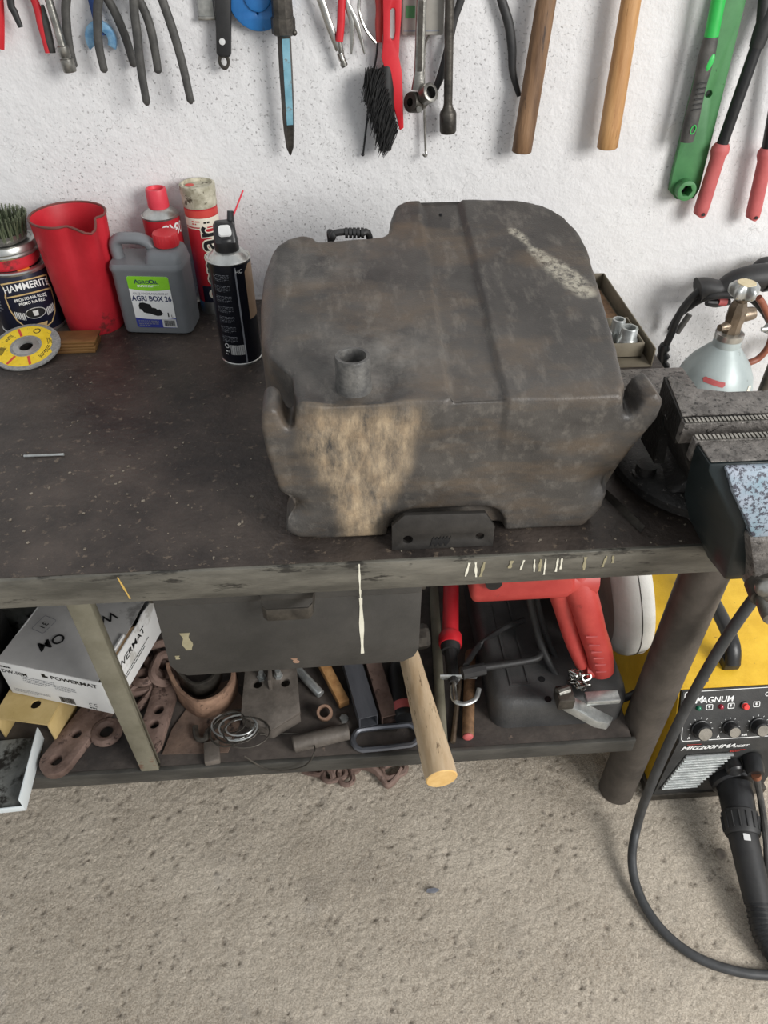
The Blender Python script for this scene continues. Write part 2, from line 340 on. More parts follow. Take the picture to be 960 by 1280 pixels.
def floor_material():
    m = bpy.data.materials.new('rough_concrete'); m.use_nodes = True; N = m.node_tree.nodes; L = m.node_tree.links
    p = N['Principled BSDF']; p.inputs['Roughness'].default_value = 0.85
    tc = N.new('ShaderNodeTexCoord')
    def nz(scale, detail=6, rough=.6):
        n = N.new('ShaderNodeTexNoise'); n.inputs['Scale'].default_value = scale; n.inputs['Detail'].default_value = detail; n.inputs['Roughness'].default_value = rough
        L.new(tc.outputs['Object'], n.inputs['Vector']); return n
    def ramp(src, a, b, ca=(0, 0, 0, 1), cb=(1, 1, 1, 1)):
        r = N.new('ShaderNodeValToRGB'); r.color_ramp.elements[0].position = a; r.color_ramp.elements[1].position = b
        r.color_ramp.elements[0].color = ca; r.color_ramp.elements[1].color = cb; L.new(src, r.inputs[0]); return r
    a = ramp(nz(4, 8).outputs['Fac'], .32, .68, c(168, 155, 137), c(222, 210, 192))
    g = ramp(nz(330, 5, .8).outputs['Fac'], .40, .60, c(140, 126, 109), c(238, 227, 210))
    mx = N.new('ShaderNodeMix'); mx.data_type = 'RGBA'; mx.inputs[0].default_value = .5; L.new(a.outputs[0], mx.inputs[6]); L.new(g.outputs[0], mx.inputs[7])
    d = ramp(nz(40, 6, .7).outputs['Fac'], .60, .70)
    dm = N.new('ShaderNodeMath'); dm.operation = 'MULTIPLY'; L.new(d.outputs[0], dm.inputs[0]); dm.inputs[1].default_value = .6
    mx2 = N.new('ShaderNodeMix'); mx2.data_type = 'RGBA'; L.new(dm.outputs[0], mx2.inputs[0]); L.new(mx.outputs[2], mx2.inputs[6]); mx2.inputs[7].default_value = c(92, 86, 80)
    st_ = ramp(nz(3.4, 7, .7).outputs['Fac'], .54, .68); sm_ = N.new('ShaderNodeMath'); sm_.operation = 'MULTIPLY'; L.new(st_.outputs[0], sm_.inputs[0]); sm_.inputs[1].default_value = .42
    mxs = N.new('ShaderNodeMix'); mxs.data_type = 'RGBA'; L.new(sm_.outputs[0], mxs.inputs[0]); L.new(mx2.outputs[2], mxs.inputs[6]); mxs.inputs[7].default_value = c(118, 112, 106); mx2 = mxs
    w = ramp(nz(7, 4).outputs['Fac'], .62, .74)
    wm = N.new('ShaderNodeMath'); wm.operation = 'MULTIPLY'; L.new(w.outputs[0], wm.inputs[0]); wm.inputs[1].default_value = .35
    mx3 = N.new('ShaderNodeMix'); mx3.data_type = 'RGBA'; L.new(wm.outputs[0], mx3.inputs[0]); L.new(mx2.outputs[2], mx3.inputs[6]); mx3.inputs[7].default_value = c(196, 190, 182)
    pa = N.new('ShaderNodeAttribute'); pa.attribute_name = 'pit_shade'; pm = N.new('ShaderNodeMath'); pm.operation = 'MULTIPLY'; L.new(pa.outputs['Fac'], pm.inputs[0]); pr = ramp(nz(300, 4, .7).outputs['Fac'], .36, .60, (.15, .15, .15, 1), (.85, .85, .85, 1)); L.new(pr.outputs[0], pm.inputs[1])  # darkens the pits: dirt, plus shade painted in where relief looks flat
    mx4 = N.new('ShaderNodeMix'); mx4.data_type = 'RGBA'; L.new(pm.outputs[0], mx4.inputs[0]); L.new(mx3.outputs[2], mx4.inputs[6]); mx4.inputs[7].default_value = c(88, 78, 68)
    L.new(mx4.outputs[2], p.inputs['Base Color'])
    b2 = N.new('ShaderNodeBump'); b2.inputs['Strength'].default_value = .9; b2.inputs['Distance'].default_value = .005; L.new(nz(240, 6, .75).outputs['Fac'], b2.inputs['Height'])
    L.new(b2.outputs[0], p.inputs['Normal']); MATS['concrete'] = m
floor_material()

b = MB().box((-3.2, WALL, -0.02), (3.2, WALL+.2, 2.7))
tag(fin('wall_back', b, 'plaster'), 'rough white plastered wall behind the workbench', 'wall', kind='structure')

# floor: a displaced patch where the camera looks, flat slab around and below it
x0, x1, y0, y1, st = -0.95, 1.15, -0.05, 1.30, 0.0034
nx = int((x1-x0)/st); ny = int((y1-y0)/st); V = []; F = []
pits = [(random.uniform(x0, x1), random.uniform(y0, 1.0), random.choice((.0016, .002, .0024, .003, .003, .0045)), random.uniform(.002, .005)) for _ in range(2300)]; PIT_SHADE = []
grid = {}; jit = random.Random(2)
for q in pits: grid.setdefault((int(q[0]//.03), int(q[1]//.03)), []).append(q)
for j in range(ny+1):
    y = y0+(y1-y0)*j/ny
    for i in range(nx+1):
        x = x0+(x1-x0)*i/nx
        h = .0012*noise.noise((x*26, y*26, 0))+.0010*noise.noise((x*75, y*75, 3))+.0014*noise.noise((x*150, y*150, 7))+.0016*noise.noise((x*9, y*9, 5))+jit.uniform(-.00075, .00075)
        gi, gj = int(x//.03), int(y//.03); pv = 0
        for a in (-1, 0, 1):
            for bb in (-1, 0, 1):
                for q in grid.get((gi+a, gj+bb), ()):
                    d2 = (x-q[0])**2+(y-q[1])**2
                    if d2 < (q[2]*2.2)**2: g_ = math.exp(-d2/(q[2]**2)); h -= q[3]*g_; pv = max(pv, g_)
        e = min(x-x0, x1-x, y-y0, y1-y)
        V.append((x, y, min(0.0, h-.004) if e > .002 else -.0045)); PIT_SHADE.append(pv)
for j in range(ny):
    for i in range(nx):
        a = j*(nx+1)+i; F.append((a, a+1, a+nx+2, a+nx+1))
s = MB(); s.v = V; s.f = F
for (a, b_, cc, d) in ((-3.2, x0, -3, WALL+.1), (x1, 3.2, -3, WALL+.1), (x0, x1, -3, y0)):
    s.add([(a, cc, -.0045), (b_, cc, -.0045), (b_, d, -.0045), (a, d, -.0045)], [(0, 1, 2, 3)])
fo = fin('floor', s, 'concrete', sharp=180, clean=False)
at_ = fo.data.attributes.new('pit_shade', 'FLOAT', 'POINT'); at_.data.foreach_set('value', PIT_SHADE+[0.0]*(len(fo.data.vertices)-len(PIT_SHADE)))
tag(fo, 'rough pitted grey concrete workshop floor', 'floor', kind='structure')

# ------------------------------------------------------------------ workbench
XL, XR = -1.45, 0.515
bench = thing('workbench', 'grimy steel workbench with grey-green front rail, pipe leg and lower shelf', 'workbench', (-.4, .95, 0))
fin('tabletop', MB().box((XL, FRONT, BENCH-.006), (XR, WALL-.012, BENCH)), 'bench_top', bench, w=True)
rail = fin('front_rail', MB().box((XL, FRONT-.004, BENCH-.047), (XR, FRONT+.002, BENCH-.0005)), 'rail_paint', bench, w=True, bev=.0015)
tag(rail, 'worn grey-green painted front rail with paint drips')
fin('rail_flange', MB().box((XL, FRONT+.002, BENCH-.047), (XR, FRONT+.04, BENCH-.042)), 'rail_dark', bench, w=True)
fin('side_rail', MB().box((XR-.006, FRONT+.042, BENCH-.047), (XR, WALL-.02, BENCH-.006)), 'rail_dark', bench, w=True)
LY = .686
def drip(x0, z0, w_, h_, m='paint_white', parent=None, y=None, lean=0, name='paint_drip'):
    pts = []
    n = 7
    for k in range(n+1):
        t = k/n; ww = w_*(.75+.25*math.sin(2.2+t*9+x0*90)); pts.append((x0-ww/2+lean*t, z0-h_*t))
    for k in range(n, -1, -1):
        t = k/n; ww = w_*(.75+.25*math.sin(2.2+t*9+x0*90)); pts.append((x0+ww/2+lean*t, z0-h_*t))
    return fin(name, MB().prism(pts, y-.0006, y+.0002, 'y'), m, parent, w=True)
yr = FRONT-.0042
for px, w_, h_ in ((587, .004, .022), (595, .004, .024), (606, .005, .024), (640, .006, .012), (655, .003, .016), (668, .003, .02), (676, .005, .02), (682, .003, .026), (697, .003, .022), (702, .003, .018), (731, .005, .022), (757, .004, .018), (765, .004, .012)):
    q = at(px, 700, y=yr); drip(q.x, BENCH-.009, w_*.85, h_, 'paint_dirty' if w_ == .005 or px in (640, 757, 765) else 'paint_white', bench, yr, random.uniform(-.003, .003))
q = at(449, 706, y=yr); drip(q.x, BENCH-.002, .0025, .044, 'paint_white', bench, yr)
q = at(147, 722, y=yr); drip(q.x, BENCH-.004, .0022, .036, 'paint_ochre', bench, yr, .006)
# legs
lx = .520
leg = MB().tube([(lx, LY+.034, -.004), (lx, LY+.034, BENCH-.008)], .034, 24)
tag(fin('leg', leg, 'leg_paint', bench, w=True), 'thick steel pipe leg')
fin('leg', MB().tube([(.47, 1.22, -.004), (.47, 1.22, BENCH-.008)], .034, 24), 'leg_paint', bench, w=True)
fin('leg', MB().tube([(-1.38, LY+.034, -.004), (-1.38, LY+.034, BENCH-.008)], .034, 20), 'leg_paint', bench, w=True)
fin('leg', MB().tube([(-1.38, 1.22, -.004), (-1.38, 1.22, BENCH-.008)], .034, 20), 'leg_paint', bench, w=True)
q = MB().prism([(-.376, BENCH-.007), (-.344, BENCH-.007), (-.336, SHELF+.0012), (-.366, SHELF+.0012)], LY-.004, LY+.002, 'y')
q.prism([(-.348, BENCH-.007), (-.344, BENCH-.007), (-.336, SHELF+.0012), (-.340, SHELF+.0012)], LY+.002, LY+.012, 'y')
tag(fin('brace', q, 'brace_paint', bench, w=True, bev=.0012), 'grey-green angle iron upright with rusty patches')
fin('shelf_plate', MB().box((XL, LY+.004, SHELF-.004), (XR-.028, 1.27, SHELF)), 'shelf_steel', bench, w=True)
fin('shelf_rail', MB().box((XL, LY-.004, SHELF-.034), (XR-.022, LY+.004, SHELF+.001)), 'rail_dark', bench, w=True, bev=.001)
fin('shelf_flange', MB().box((XL, LY+.004, SHELF-.034), (XR-.022, LY+.036, SHELF-.030)), 'rail_dark', bench, w=True)

# drawer hung under the bench
DY = .622
dr = thing('hanging_drawer', 'black flat metal drawer hanging under the bench with a bent strip handle', 'drawer', (-.075, .8, .58))
poly = [(-.2375, .748), (.0905, .748), (.0905, .610), (.084, .594), (.070, .584), (-.222, .580), (-.234, .588), (-.241, .604)]
f = fin('drawer_front', MB().prism(poly, DY, DY+.004, 'y'), 'drawer_paint', dr, w=True, bev=.001)
fin('top_fold', MB().prism([(DY-.004, .726), (DY, .722), (DY, .748), (DY-.004, .748)], -.2365, .0895, 'x'), 'drawer_paint', dr, w=True, bev=.001)
s = MB(); t = .002
s.box((-.225, DY+.004, .60), (.075, 1.05, .60+t)); s.box((-.225, DY+.004, .60), (-.225+t, 1.05, .735)); s.box((.073, DY+.004, .60), (.075, 1.05, .735)); s.box((-.225, 1.05, .60), (.075, 1.052, .735))
fin('drawer_box', s, 'drawer_paint', dr, w=True)
s = MB()
hx0, hx1 = -.107, -.041
path = [(hx0, DY-.001, .750), (hx0, DY-.006, .750), (hx0+.003, DY-.026, .741), (hx0+.008, DY-.030, .738), (hx1-.008, DY-.030, .738), (hx1-.003, DY-.026, .741), (hx1, DY-.006, .750), (hx1, DY-.001, .750)]
s = MB(); rings = []
for p in path: rings.append([(p[0], p[1], p[2]+.0), (p[0], p[1]+.002, p[2]), (p[0], p[1]+.002, p[2]-.020), (p[0], p[1], p[2]-.020)])
s.loft(rings)
fin('handle', s, 'steel_dark', dr, w=True, bev=.0004)
fin('runner', MB().box((.0905, DY+.005, .722), (.096, 1.05, .752)), 'steel_dark', dr, w=True)
fin('runner', MB().box((-.244, DY+.005, .722), (-.2385, 1.05, .752)), 'steel_dark', dr, w=True)
q = at(450, 730, y=DY-.004); drip(q.x, .748, .0025, .028, 'paint_white', dr, DY-.0042)
drip(q.x+.0005, .718, .0065, .110, 'paint_white', dr, DY-.0002)
q = at(233, 800, y=DY); drip(q.x, q.z+.014, .014, .034, 'paint_dirty', dr, DY-.0002)
q = at(222, 822, y=DY); drip(q.x, q.z+.004, .006, .007, 'paint_dirty', dr, DY-.0002)
q = at(368, 825, y=DY); drip(q.x, q.z+.004, .009, .010, 'rust_orange', dr, DY-.0002, .003)
# ------------------------------------------------------------------ the plastic tank on the bench
def tank():
    root = thing('plastic_tank', 'big dirty black moulded plastic tank with a filler neck on the bench', 'tank', (.115, .84, BENCH))
    s = MB()
    plan = [(-.046, .655), (-.05, .70), (-.078, .738), (-.088, .78), (-.092, .86), (-.090, .915), (-.080, .948), (-.062, .972), (-.040, .984), (-.026, .978), (-.018, .966),
            (.066, .974), (.074, .984), (.080, 1.02), (.090, 1.055), (.106, 1.068), (.20, 1.068), (.262, 1.060), (.296, 1.044), (.317, 1.015), (.328, .972), (.330, .925),
            (.322, .838), (.312, .73), (.302, .655)]
    s.prism(plan, BENCH+.004, 1.3)
    bm = bmesh.new(); bm.from_mesh(s.mesh('t'))
    def cut(pt, no):
        g = bm.verts[:]+bm.edges[:]+bm.faces[:]
        r = bmesh.ops.bisect_plane(bm, geom=g, plane_co=pt, plane_no=no, clear_outer=True)
        ed = [x for x in r['geom_cut'] if isinstance(x, bmesh.types.BMEdge)]
        bmesh.ops.contextual_create(bm, geom=ed)
    cut((0, .643, .988), Vector((0, -.14, 1)).normalized())
    cut((-.088, .80, .992), Vector((-.72, -.10, .68)).normalized())
    bmesh.ops.recalc_face_normals(bm, faces=bm.faces)
    es = [e for e in bm.edges if len(e.link_faces) == 2 and e.calc_face_angle(0) > R(28) and max(v.co.z for v in e.verts) > .9 and abs(e.verts[0].co.z-e.verts[1].co.z) < .08]
    bmesh.ops.bevel(bm, geom=es, offset=.010, segments=3, affect='EDGES', profile=.5, clamp_overlap=True)
    me = bpy.data.meshes.new('t'); bm.to_mesh(me); bm.free()
    s = MB(); s.v = [tuple(v.co) for v in me.vertices]; s.f = [tuple(p.vertices) for p in me.polygons]
    frontp = [(-.083, .962), (-.081, .981), (-.073, .989), (-.064, .984), (-.060, .968), (-.054, .957), (-.048, .962), (-.046, .985), (-.040, .992), (.292, .988), (.298, .98), (.300, .966),
              (.306, .957), (.313, .963), (.319, .982), (.331, .988), (.342, .976), (.339, .955), (.320, .915), (.309, .885), (.302, .862), (.306, .850), (.302, .826), (.286, .8015), (.19, .8015),
              (.188, .818), (.18, .833), (.165, .839), (.075, .839), (.058, .831), (.050, .815), (.048, .8015), (-.03, .8015), (-.058, .806), (-.071, .816), (-.066, .836), (-.056, .852), (-.060, .866), (-.071, .874), (-.076, .90), (-.081, .93)]
    s2 = MB().prism(frontp, .642, .688, 'y')
    s.add(s2.v, s2.f)
    ob = bpy.data.objects.new('t', s.mesh('t')); COL.objects.link(ob)
    md = ob.modifiers.new('r', 'REMESH'); md.mode = 'VOXEL'; md.voxel_size = .0036
    sm = ob.modifiers.new('s', 'SMOOTH'); sm.factor = .5; sm.iterations = 5
    bpy.context.view_layer.update(); dg = bpy.context.evaluated_depsgraph_get()
    me = bpy.data.meshes.new_from_object(ob.evaluated_get(dg)); bpy.data.objects.remove(ob)
    # moulded details and masks of wear
    def ss(a, b, x):
        t = max(0, min(1, (x-a)/(b-a))); return t*t*(3-2*t)
    def seg(p, a, b):
        a = Vector(a); b = Vector(b); p = Vector(p); t = max(0, min(1, (p-a).dot(b-a)/(b-a).length_squared)); return (p-a-(b-a)*t).length
    no = [v.normal.copy() for v in me.vertices]
    tan = []; wht = []; dst = []
    scr = [(.240, .975), (.255, .93), (.285, .87), (.300, .83)]
    for i, v in enumerate(me.vertices):
        x, y, z = v.co; n = no[i]; dz = 0
        t = (y-.64)/.43; xl = .115+.011*t; xr = .171+.011*t
        if n.z > .4:
            dz -= .0062*ss(xl-.0022, xl+.0022, x)*(1-ss(xr-.0022, xr+.0022, x))
            r = math.hypot(x-.015, y-.68); dz -= .006*math.exp(-((r-.035)/.018)**2)
            dz -= .004*math.exp(-((x+.05)/.02)**2-((y-.74)/.05)**2)
            dz += .0025*noise.noise((x*9, y*9, 0))
        dy = 0
        if n.y < -.4 and y < .68:
            dy += .004*ss(.90, .985, z)*ss(xl-.004, xl, x)*(1-ss(xr, xr+.004, x))
            r = math.hypot(x-.300, z-.868); dy += .012*math.exp(-(r/.020)**2)
            r = math.hypot(x+.062, z-.850); dy += .014*math.exp(-(r/.016)**2)
            dy += .002*noise.noise((x*10, z*10, 4))
        nn = noise.noise((x*40, y*40, z*40))
        half = .022+.040*ss(.81, .965, z); cx = .020+.000*z
        m = (1-ss(half-.016, half+.014, abs(x-cx)+.008*nn)) if (n.y < -.2 and y < .69) else 0
        if y < .69: m *= 1-.75*ss(.962, .990, z+.008*nn)
        tan.append(m)
        d = min(seg((x, y), scr[k], scr[k+1]) for k in range(3))
        wide = .006+.010*ss(.94, .87, y)
        wht.append((1-ss(wide*.5, wide*1.2, d+.006*nn)) if n.z > .5 else 0)
        dd = .9*math.exp(-((x-.04)/.07)**2-((y-.72)/.06)**2)+.5*math.exp(-((x+.02)/.06)**2-((y-.90)/.05)**2)
        dst.append(max(0, min(1, dd)) if n.z > .2 else .15)
        v.co.z += dz; v.co.y += dy
        if v.co.z < BENCH+.0003: v.co.z = BENCH+.0003
    for nm, data in (('tan', tan), ('wht', wht), ('dst', dst)):
        a = me.attributes.new(nm, 'FLOAT', 'POINT'); a.data.foreach_set('value', data)
    # material
    m = bpy.data.materials.new('dirty_black_polyethylene'); m.use_nodes = True; N = m.node_tree.nodes; L = m.node_tree.links; p = N['Principled BSDF']
    tc = N.new('ShaderNodeTexCoord')
    def nz(scale, detail=6, rough=.6, st=(1, 1, 1)):
        mp = N.new('ShaderNodeMapping'); mp.inputs['Scale'].default_value = st; L.new(tc.outputs['Object'], mp.inputs[0])
        n = N.new('ShaderNodeTexNoise'); n.inputs['Scale'].default_value = scale; n.inputs['Detail'].default_value = detail; n.inputs['Roughness'].default_value = rough
        L.new(mp.outputs[0], n.inputs['Vector']); return n.outputs['Fac']
    def ramp(src, a, b, ca=(0, 0, 0, 1), cb=(1, 1, 1, 1)):
        r = N.new('ShaderNodeValToRGB'); r.color_ramp.elements[0].position = a; r.color_ramp.elements[1].position = b
        r.color_ramp.elements[0].color = ca; r.color_ramp.elements[1].color = cb; L.new(src, r.inputs[0]); return r.outputs[0]
    def mul(a, b_):
        k = N.new('ShaderNodeMath'); k.operation = 'MULTIPLY'; L.new(a, k.inputs[0])
        if isinstance(b_, float): k.inputs[1].default_value = b_
        else: L.new(b_, k.inputs[1])
        return k.outputs[0]
    def mix(f, a, b_):
        k = N.new('ShaderNodeMix'); k.data_type = 'RGBA'; L.new(f, k.inputs[0]); L.new(a, k.inputs[6])
        if isinstance(b_, tuple): k.inputs[7].default_value = b_
        else: L.new(b_, k.inputs[7])
        return k.outputs[2]
    def attr(n_):
        k = N.new('ShaderNodeAttribute'); k.attribute_name = n_; return k.outputs['Fac']
    col = ramp(nz(7, 8, .6, (1, 1, 2.5)), .3, .7, c(36, 34, 33), c(80, 76, 72))
    col = mix(mul(ramp(nz(11, 6, .65, (.6, 1, 2)), .48, .68), .55), col, c(108, 90, 70))
    col = mix(mul(ramp(nz(60, 5, .7, (1, .35, .8)), .52, .70), .45), col, c(120, 114, 106))
    col = mix(mul(ramp(nz(300, 3, .7), .68, .74), .35), col, c(140, 130, 116))
    col = mix(mul(attr('dst'), ramp(nz(22, 6, .7), .35, .7)), col, c(128, 124, 118))
    tanf = mul(attr('tan'), ramp(nz(34, 9, .75, (1.6, 1, .5)), .34, .72))
    col = mix(tanf, col, ramp(nz(50, 6), .3, .7, c(166, 142, 112), c(210, 188, 156)))
    whf = mul(attr('wht'), ramp(nz(120, 6, .75), .38, .55))
    col = mix(mul(whf, .85), col, c(176, 170, 154))
    L.new(col, p.inputs['Base Color'])
    p.inputs['Roughness'].default_value = .46
    bp = N.new('ShaderNodeBump'); bp.inputs['Strength'].default_value = .3; bp.inputs['Distance'].default_value = .0015; L.new(nz(420, 4, .6), bp.inputs['Height']); L.new(bp.outputs[0], p.inputs['Normal'])
    MATS['tank'] = m
    body = fin('tank_body', me, 'tank', root, w=True, sharp=180, clean=False)
    # filler neck
    s = MB().lathe([(.0136, -.012), (.0205, -.012), (.0195, .002), (.0188, .006), (.0185, .034), (.0178, .036), (.0142, .036), (.0136, .034)], 32, cap=False)
    s.f += [(k, (k+1) % 32, 7*32+(k+1) % 32, 7*32+k) for k in range(32)]
    nk = fin('filler_neck', s, 'neck', root, mx=T(.015, .676, .990), w=True, sharp=40)
    fin('neck_bottom', MB().lathe([(.0135, .004), (.0135, .005)], 20), 'black_print', root, mx=T(.015, .676, .990), w=True)
    for px, py in ((548, 255), (551, 268)):
        q = at(px, py, z=1.038); fin('screw_hole', MB().lathe([(.0022, -.004), (.0022, .0012)], 10), 'black_print', root, mx=T(q.x, q.y, q.z), w=True)
mat('neck', c(70, 69, 68), c(104, 102, 98), 90, 0.5, bump=.3, bscale=300)
tank()
# steel bracket leaning in the tank's cut-out
q = flat([[(-.058, 0), (.060, 0), (.060, .028), (.048, .048), (-.044, .050), (-.058, .036)], circ(-.040, .015, .0062), circ(.044, .015, .0055)], .005, .0005)
mat('steel_dark_plate', c(42, 40, 38), c(62, 59, 56), 20, 0.5, 0.3, bump=.4)
br = fin('steel_bracket', q, 'steel_dark_plate', mx=T(.111, .6215, BENCH+.0008) @ RX(86))
tag(br, 'dark flat steel bracket with two holes standing in front of the tank cut-out', 'bracket')
fin('weld_scar', flat([[(-.014+.002*k, .003+(k % 3)*.003) for k in range(12)]+[(.010-.002*k, .018-(k % 2)*.004) for k in range(12)]], .001), 'black_print', br, mx=T(*(-br.location)) @ T(.111, .6182, BENCH+.0008) @ RX(86))
# corrugated hose end lying behind the tank
pts = [at(416, 297, y=1.0), at(418, 292, y=1.0), at(428, 290, y=1.0), at(440, 290, y=1.0), at(450, 292, y=1.0)]
h = thing('hose', 'black corrugated hose end poking up behind the tank notch', 'hose', (.02, 1.0, BENCH))
pts = smooth_path([(.02, 1.03, BENCH+.006), (-.002, 1.02, 1.005)]+[tuple(p) for p in pts]+[(.052, 1.01, 1.005), (.05, 1.04, BENCH+.01)], 6)
fin('hose_tube', MB().tube(pts, .0045, 10), 'black_rubber', h, w=True)
for k in range(5):
    q = at(433+k*5, 291, y=1.0); fin('hose_rib', MB().tube([q+Vector((-.002, 0, 0)), q+Vector((.002, 0, 0))], .0068, 12), 'black_rubber', h, w=True)
# ------------------------------------------------------------------ cans, jug and bottles along the back of the bench
def barcode(parent, mx, w_, h_, n=16, m='black_print', bendr=None, ang=0, z=0):
    s = MB(); x = -w_/2
    rnd = random.Random(3); 
    while x < w_/2-.0006:
        t = rnd.choice((.0004, .0008, .0012))*(w_/.026); s.box((x, -h_/2, 0), (x+t, h_/2, .0001)); x += t+rnd.choice((.0005, .0009))*(w_/.026)
    me = s.mesh('barcode')
    if bendr: bend(me, bendr, ang, z); mx = None
    o = fin('barcode', me, m, parent, mx=mx); o['kind'] = 'stuff'; return o
def textlines(parent, mx, w_, h_, n, m, bendr=None, ang=0, z=0, fill=.5):
    """print too small to read: rows of tiny dashes"""
    s = MB(); rnd = random.Random(n)
    for k in range(n):
        y = h_/2-h_*(k+.5)/n; x = -w_/2; end = w_/2*(1 if k < n-1 else rnd.uniform(0, .8))
        while x < end:
            l = rnd.uniform(.0015, .005); s.box((x, y-h_/n*fill/2, 0), (min(x+l, end), y+h_/n*fill/2, .0001)); x += l+.0012
    me = s.mesh('small_print')
    if bendr: bend(me, bendr, ang, z); mx = None
    o = fin('small_print', me, m, parent, mx=mx); o['kind'] = 'stuff'; return o
def face_cam(x, y): return math.atan2(-x, y)       # rotation about Z that turns local -Y towards the viewer's standpoint

# paint can
cx, cy = -.521, 1.226; r = .052
can = thing('paint_can', 'dark blue paint can with gold-edged label under a red-banded jar', 'paint can', (cx, cy, BENCH), (0, 0, face_cam(cx, cy)+.10))
fin('can_body', MB().lathe([(0.001, 0), (r-.001, 0), (r, .002), (r, .104), (r-.001, .106), (r-.001, .1065)], 48), 'tin_navy', can)
fin('bottom_rim', MB().lathe([(r, .0), (r+.0012, .001), (r+.0012, .004), (r, .005)], 48, cap=False), 'tin_silver', can)
fin('top_rim', MB().lathe([(r-.001, .104), (r+.0015, .105), (r+.002, .108), (r, .110), (r-.004, .110), (r-.005, .107), (r-.008, .1065)], 48, cap=False), 'tin_silver', can)
fin('lid', MB().lathe([(.0005, .106), (r-.012, .106), (r-.0115, .109), (r-.0065, .109), (r-.006, .1055)], 48), 'tin_silver', can)
me = flat([rrect(-.010, -.004, .010, .004, .0035)], .0006); fin('price_tag', me, 'orange_print', can, mx=T(.004, -.038, .1095) @ RZ(6))
rb = r+.0005
def arch(y, x, k=.0040): return y+k*(1-(x/.038)**2)
N_ = 14; xs = [-.040+.080*i/N_ for i in range(N_+1)]
# gold outline of the shield label
sh = [(x, arch(.094, x)) for x in xs]+[(.037, .080), (.041, .070), (.040, .048), (.034, .030), (.022, .016), (.0, .008), (-.022, .016), (-.034, .030), (-.040, .048), (-.041, .070), (-.037, .080)]
inn = [(x*.94, y_ if False else (y_-.052)*.95+.052) for x, y_ in sh]
fin('label_border', bend(flat([sh, inn]), rb), 'gold_print', can)
bd = [(x*.93, arch(.0715, x)) for x in xs]; bd2 = [(x*.93, arch(.0690, x)) for x in reversed(xs)]
fin('label_band', bend(flat([bd+bd2]), rb), 'gold_print', can)
def ham(s_, size, y, m, bold, sx=1):
    me = text2d(s_, size, bold, sx); subdivide(me, .004); warp(me, lambda q: Vector((q.x, arch(y, q.x, .006)+q.y, 0))); fin('lettering', bend(me, rb+.0004), m, can)
ham('HAMMERITE', .0165, .0815, 'white_print', .012, .86)
ham('PROSTO NA RDZĘ', .0070, .0610, 'white_print', .015, .9)
ham('PRIMO NA REZ', .0070, .0535, 'white_print', .015, .9)
ov = circ(0, .040, .0155, 28, .0085)
fin('label_oval', bend(flat([ov]), rb+.0002), 'black_print', can)
fin('oval_edge', bend(flat([circ(0, .040, .0165, 28, .0094), ov]), rb+.0003), 'silver_print', can)
fin('oval_emblem', bend(flat([[(-.0045, .0445), (.0045, .0445), (.0035, .0355), (-.0035, .0355)]]), rb+.0004), 'silver_print', can)
for sgn in (-1, 1):
    for k in range(6):
        x = sgn*(.0185+.0028*k); o = fin('label_stripe', bend(flat([[(x-.0009, .030+.0008*k), (x+.0009, .030+.0008*k), (x+.0009, .043+.0006*k), (x-.0009, .043+.0006*k)]]), rb+.0002), 'silver_print', can)
fin('label_foot', bend(flat([[(-.014, .0215), (.014, .0215), (.010, .0135), (-.010, .0135)]]), rb+.0003), 'gold_print', can)
textlines(can, None, .018, .030, 5, 'grey_print', rb+.0002, -1.15, .055)
# jar with red band and wire cup brush on the lid
jx, jy = -.528, 1.226; jz = BENCH+.1102
jar = thing('storage_jar', 'low jar with red band and silver screw lid standing on the paint can', 'jar', (jx, jy, jz))
JS = Matrix.Diagonal((1.08, 1.08, 1, 1))
fin('jar_body', MB().lathe([(.001, 0), (.041, 0), (.043, .003), (.044, .006), (.044, .022), (.042, .024)], 40), 'red_worn', jar, mx=JS)
fin('screw_lid', MB().lathe([(.042, .018), (.0455, .019), (.0465, .022), (.0450, .0245), (.0465, .027), (.0460, .033), (.0445, .036), (.040, .0365), (.039, .035), (.001, .035)], 40), 'tin_silver', jar, mx=JS)
bz = jz+.0367
cb = thing('wire_cup_brush', 'knotted wire cup brush with greenish steel knots lying on the jar lid', 'cup brush', (jx, jy, bz))
fin('brush_cup', MB().lathe([(.010, 0), (.036, 0), (.0385, .004), (.039, .013), (.037, .013), (.035, .004), (.010, .004)], 36, cap=False), 'steel', cb)
fin('arbor_nut', MB().lathe([(.0005, .0005), (.011, .0005), (.011, .012), (.0005, .012)], 6), 'steel_dark', cb)
kn = None
for ring, (rr, cnt, tilt, h_) in enumerate(((.0365, 22, .22, .034), (.0325, 18, .05, .032))):
    for k in range(cnt):
        a = 2*PI*k/cnt+ring*.1
        if kn is None:
            s = MB()
            for j in range(9):
                b0 = Vector((random.uniform(-.0022, .0022), random.uniform(-.0028, .0028), 0)); 
                s.tube([b0*.6, b0*.8+Vector((random.uniform(-.001, .001), random.uniform(-.001, .001), h_*.5)), b0*1.6+Vector((0, 0, h_*random.uniform(.88, 1.04)))], [.0011, .0010, .0006], 5)
            o = fin('wire_knot', s, 'green_wire', cb, sharp=60); kn = o.data; o['kind'] = 'stuff'
        else:
            o = bpy.data.objects.new('wire_knot', kn); COL.objects.link(o); o.parent = cb; o['kind'] = 'stuff'
        o.location = (rr*math.cos(a), rr*math.sin(a), .006); o.rotation_euler = Euler((0, tilt, a), 'XYZ')

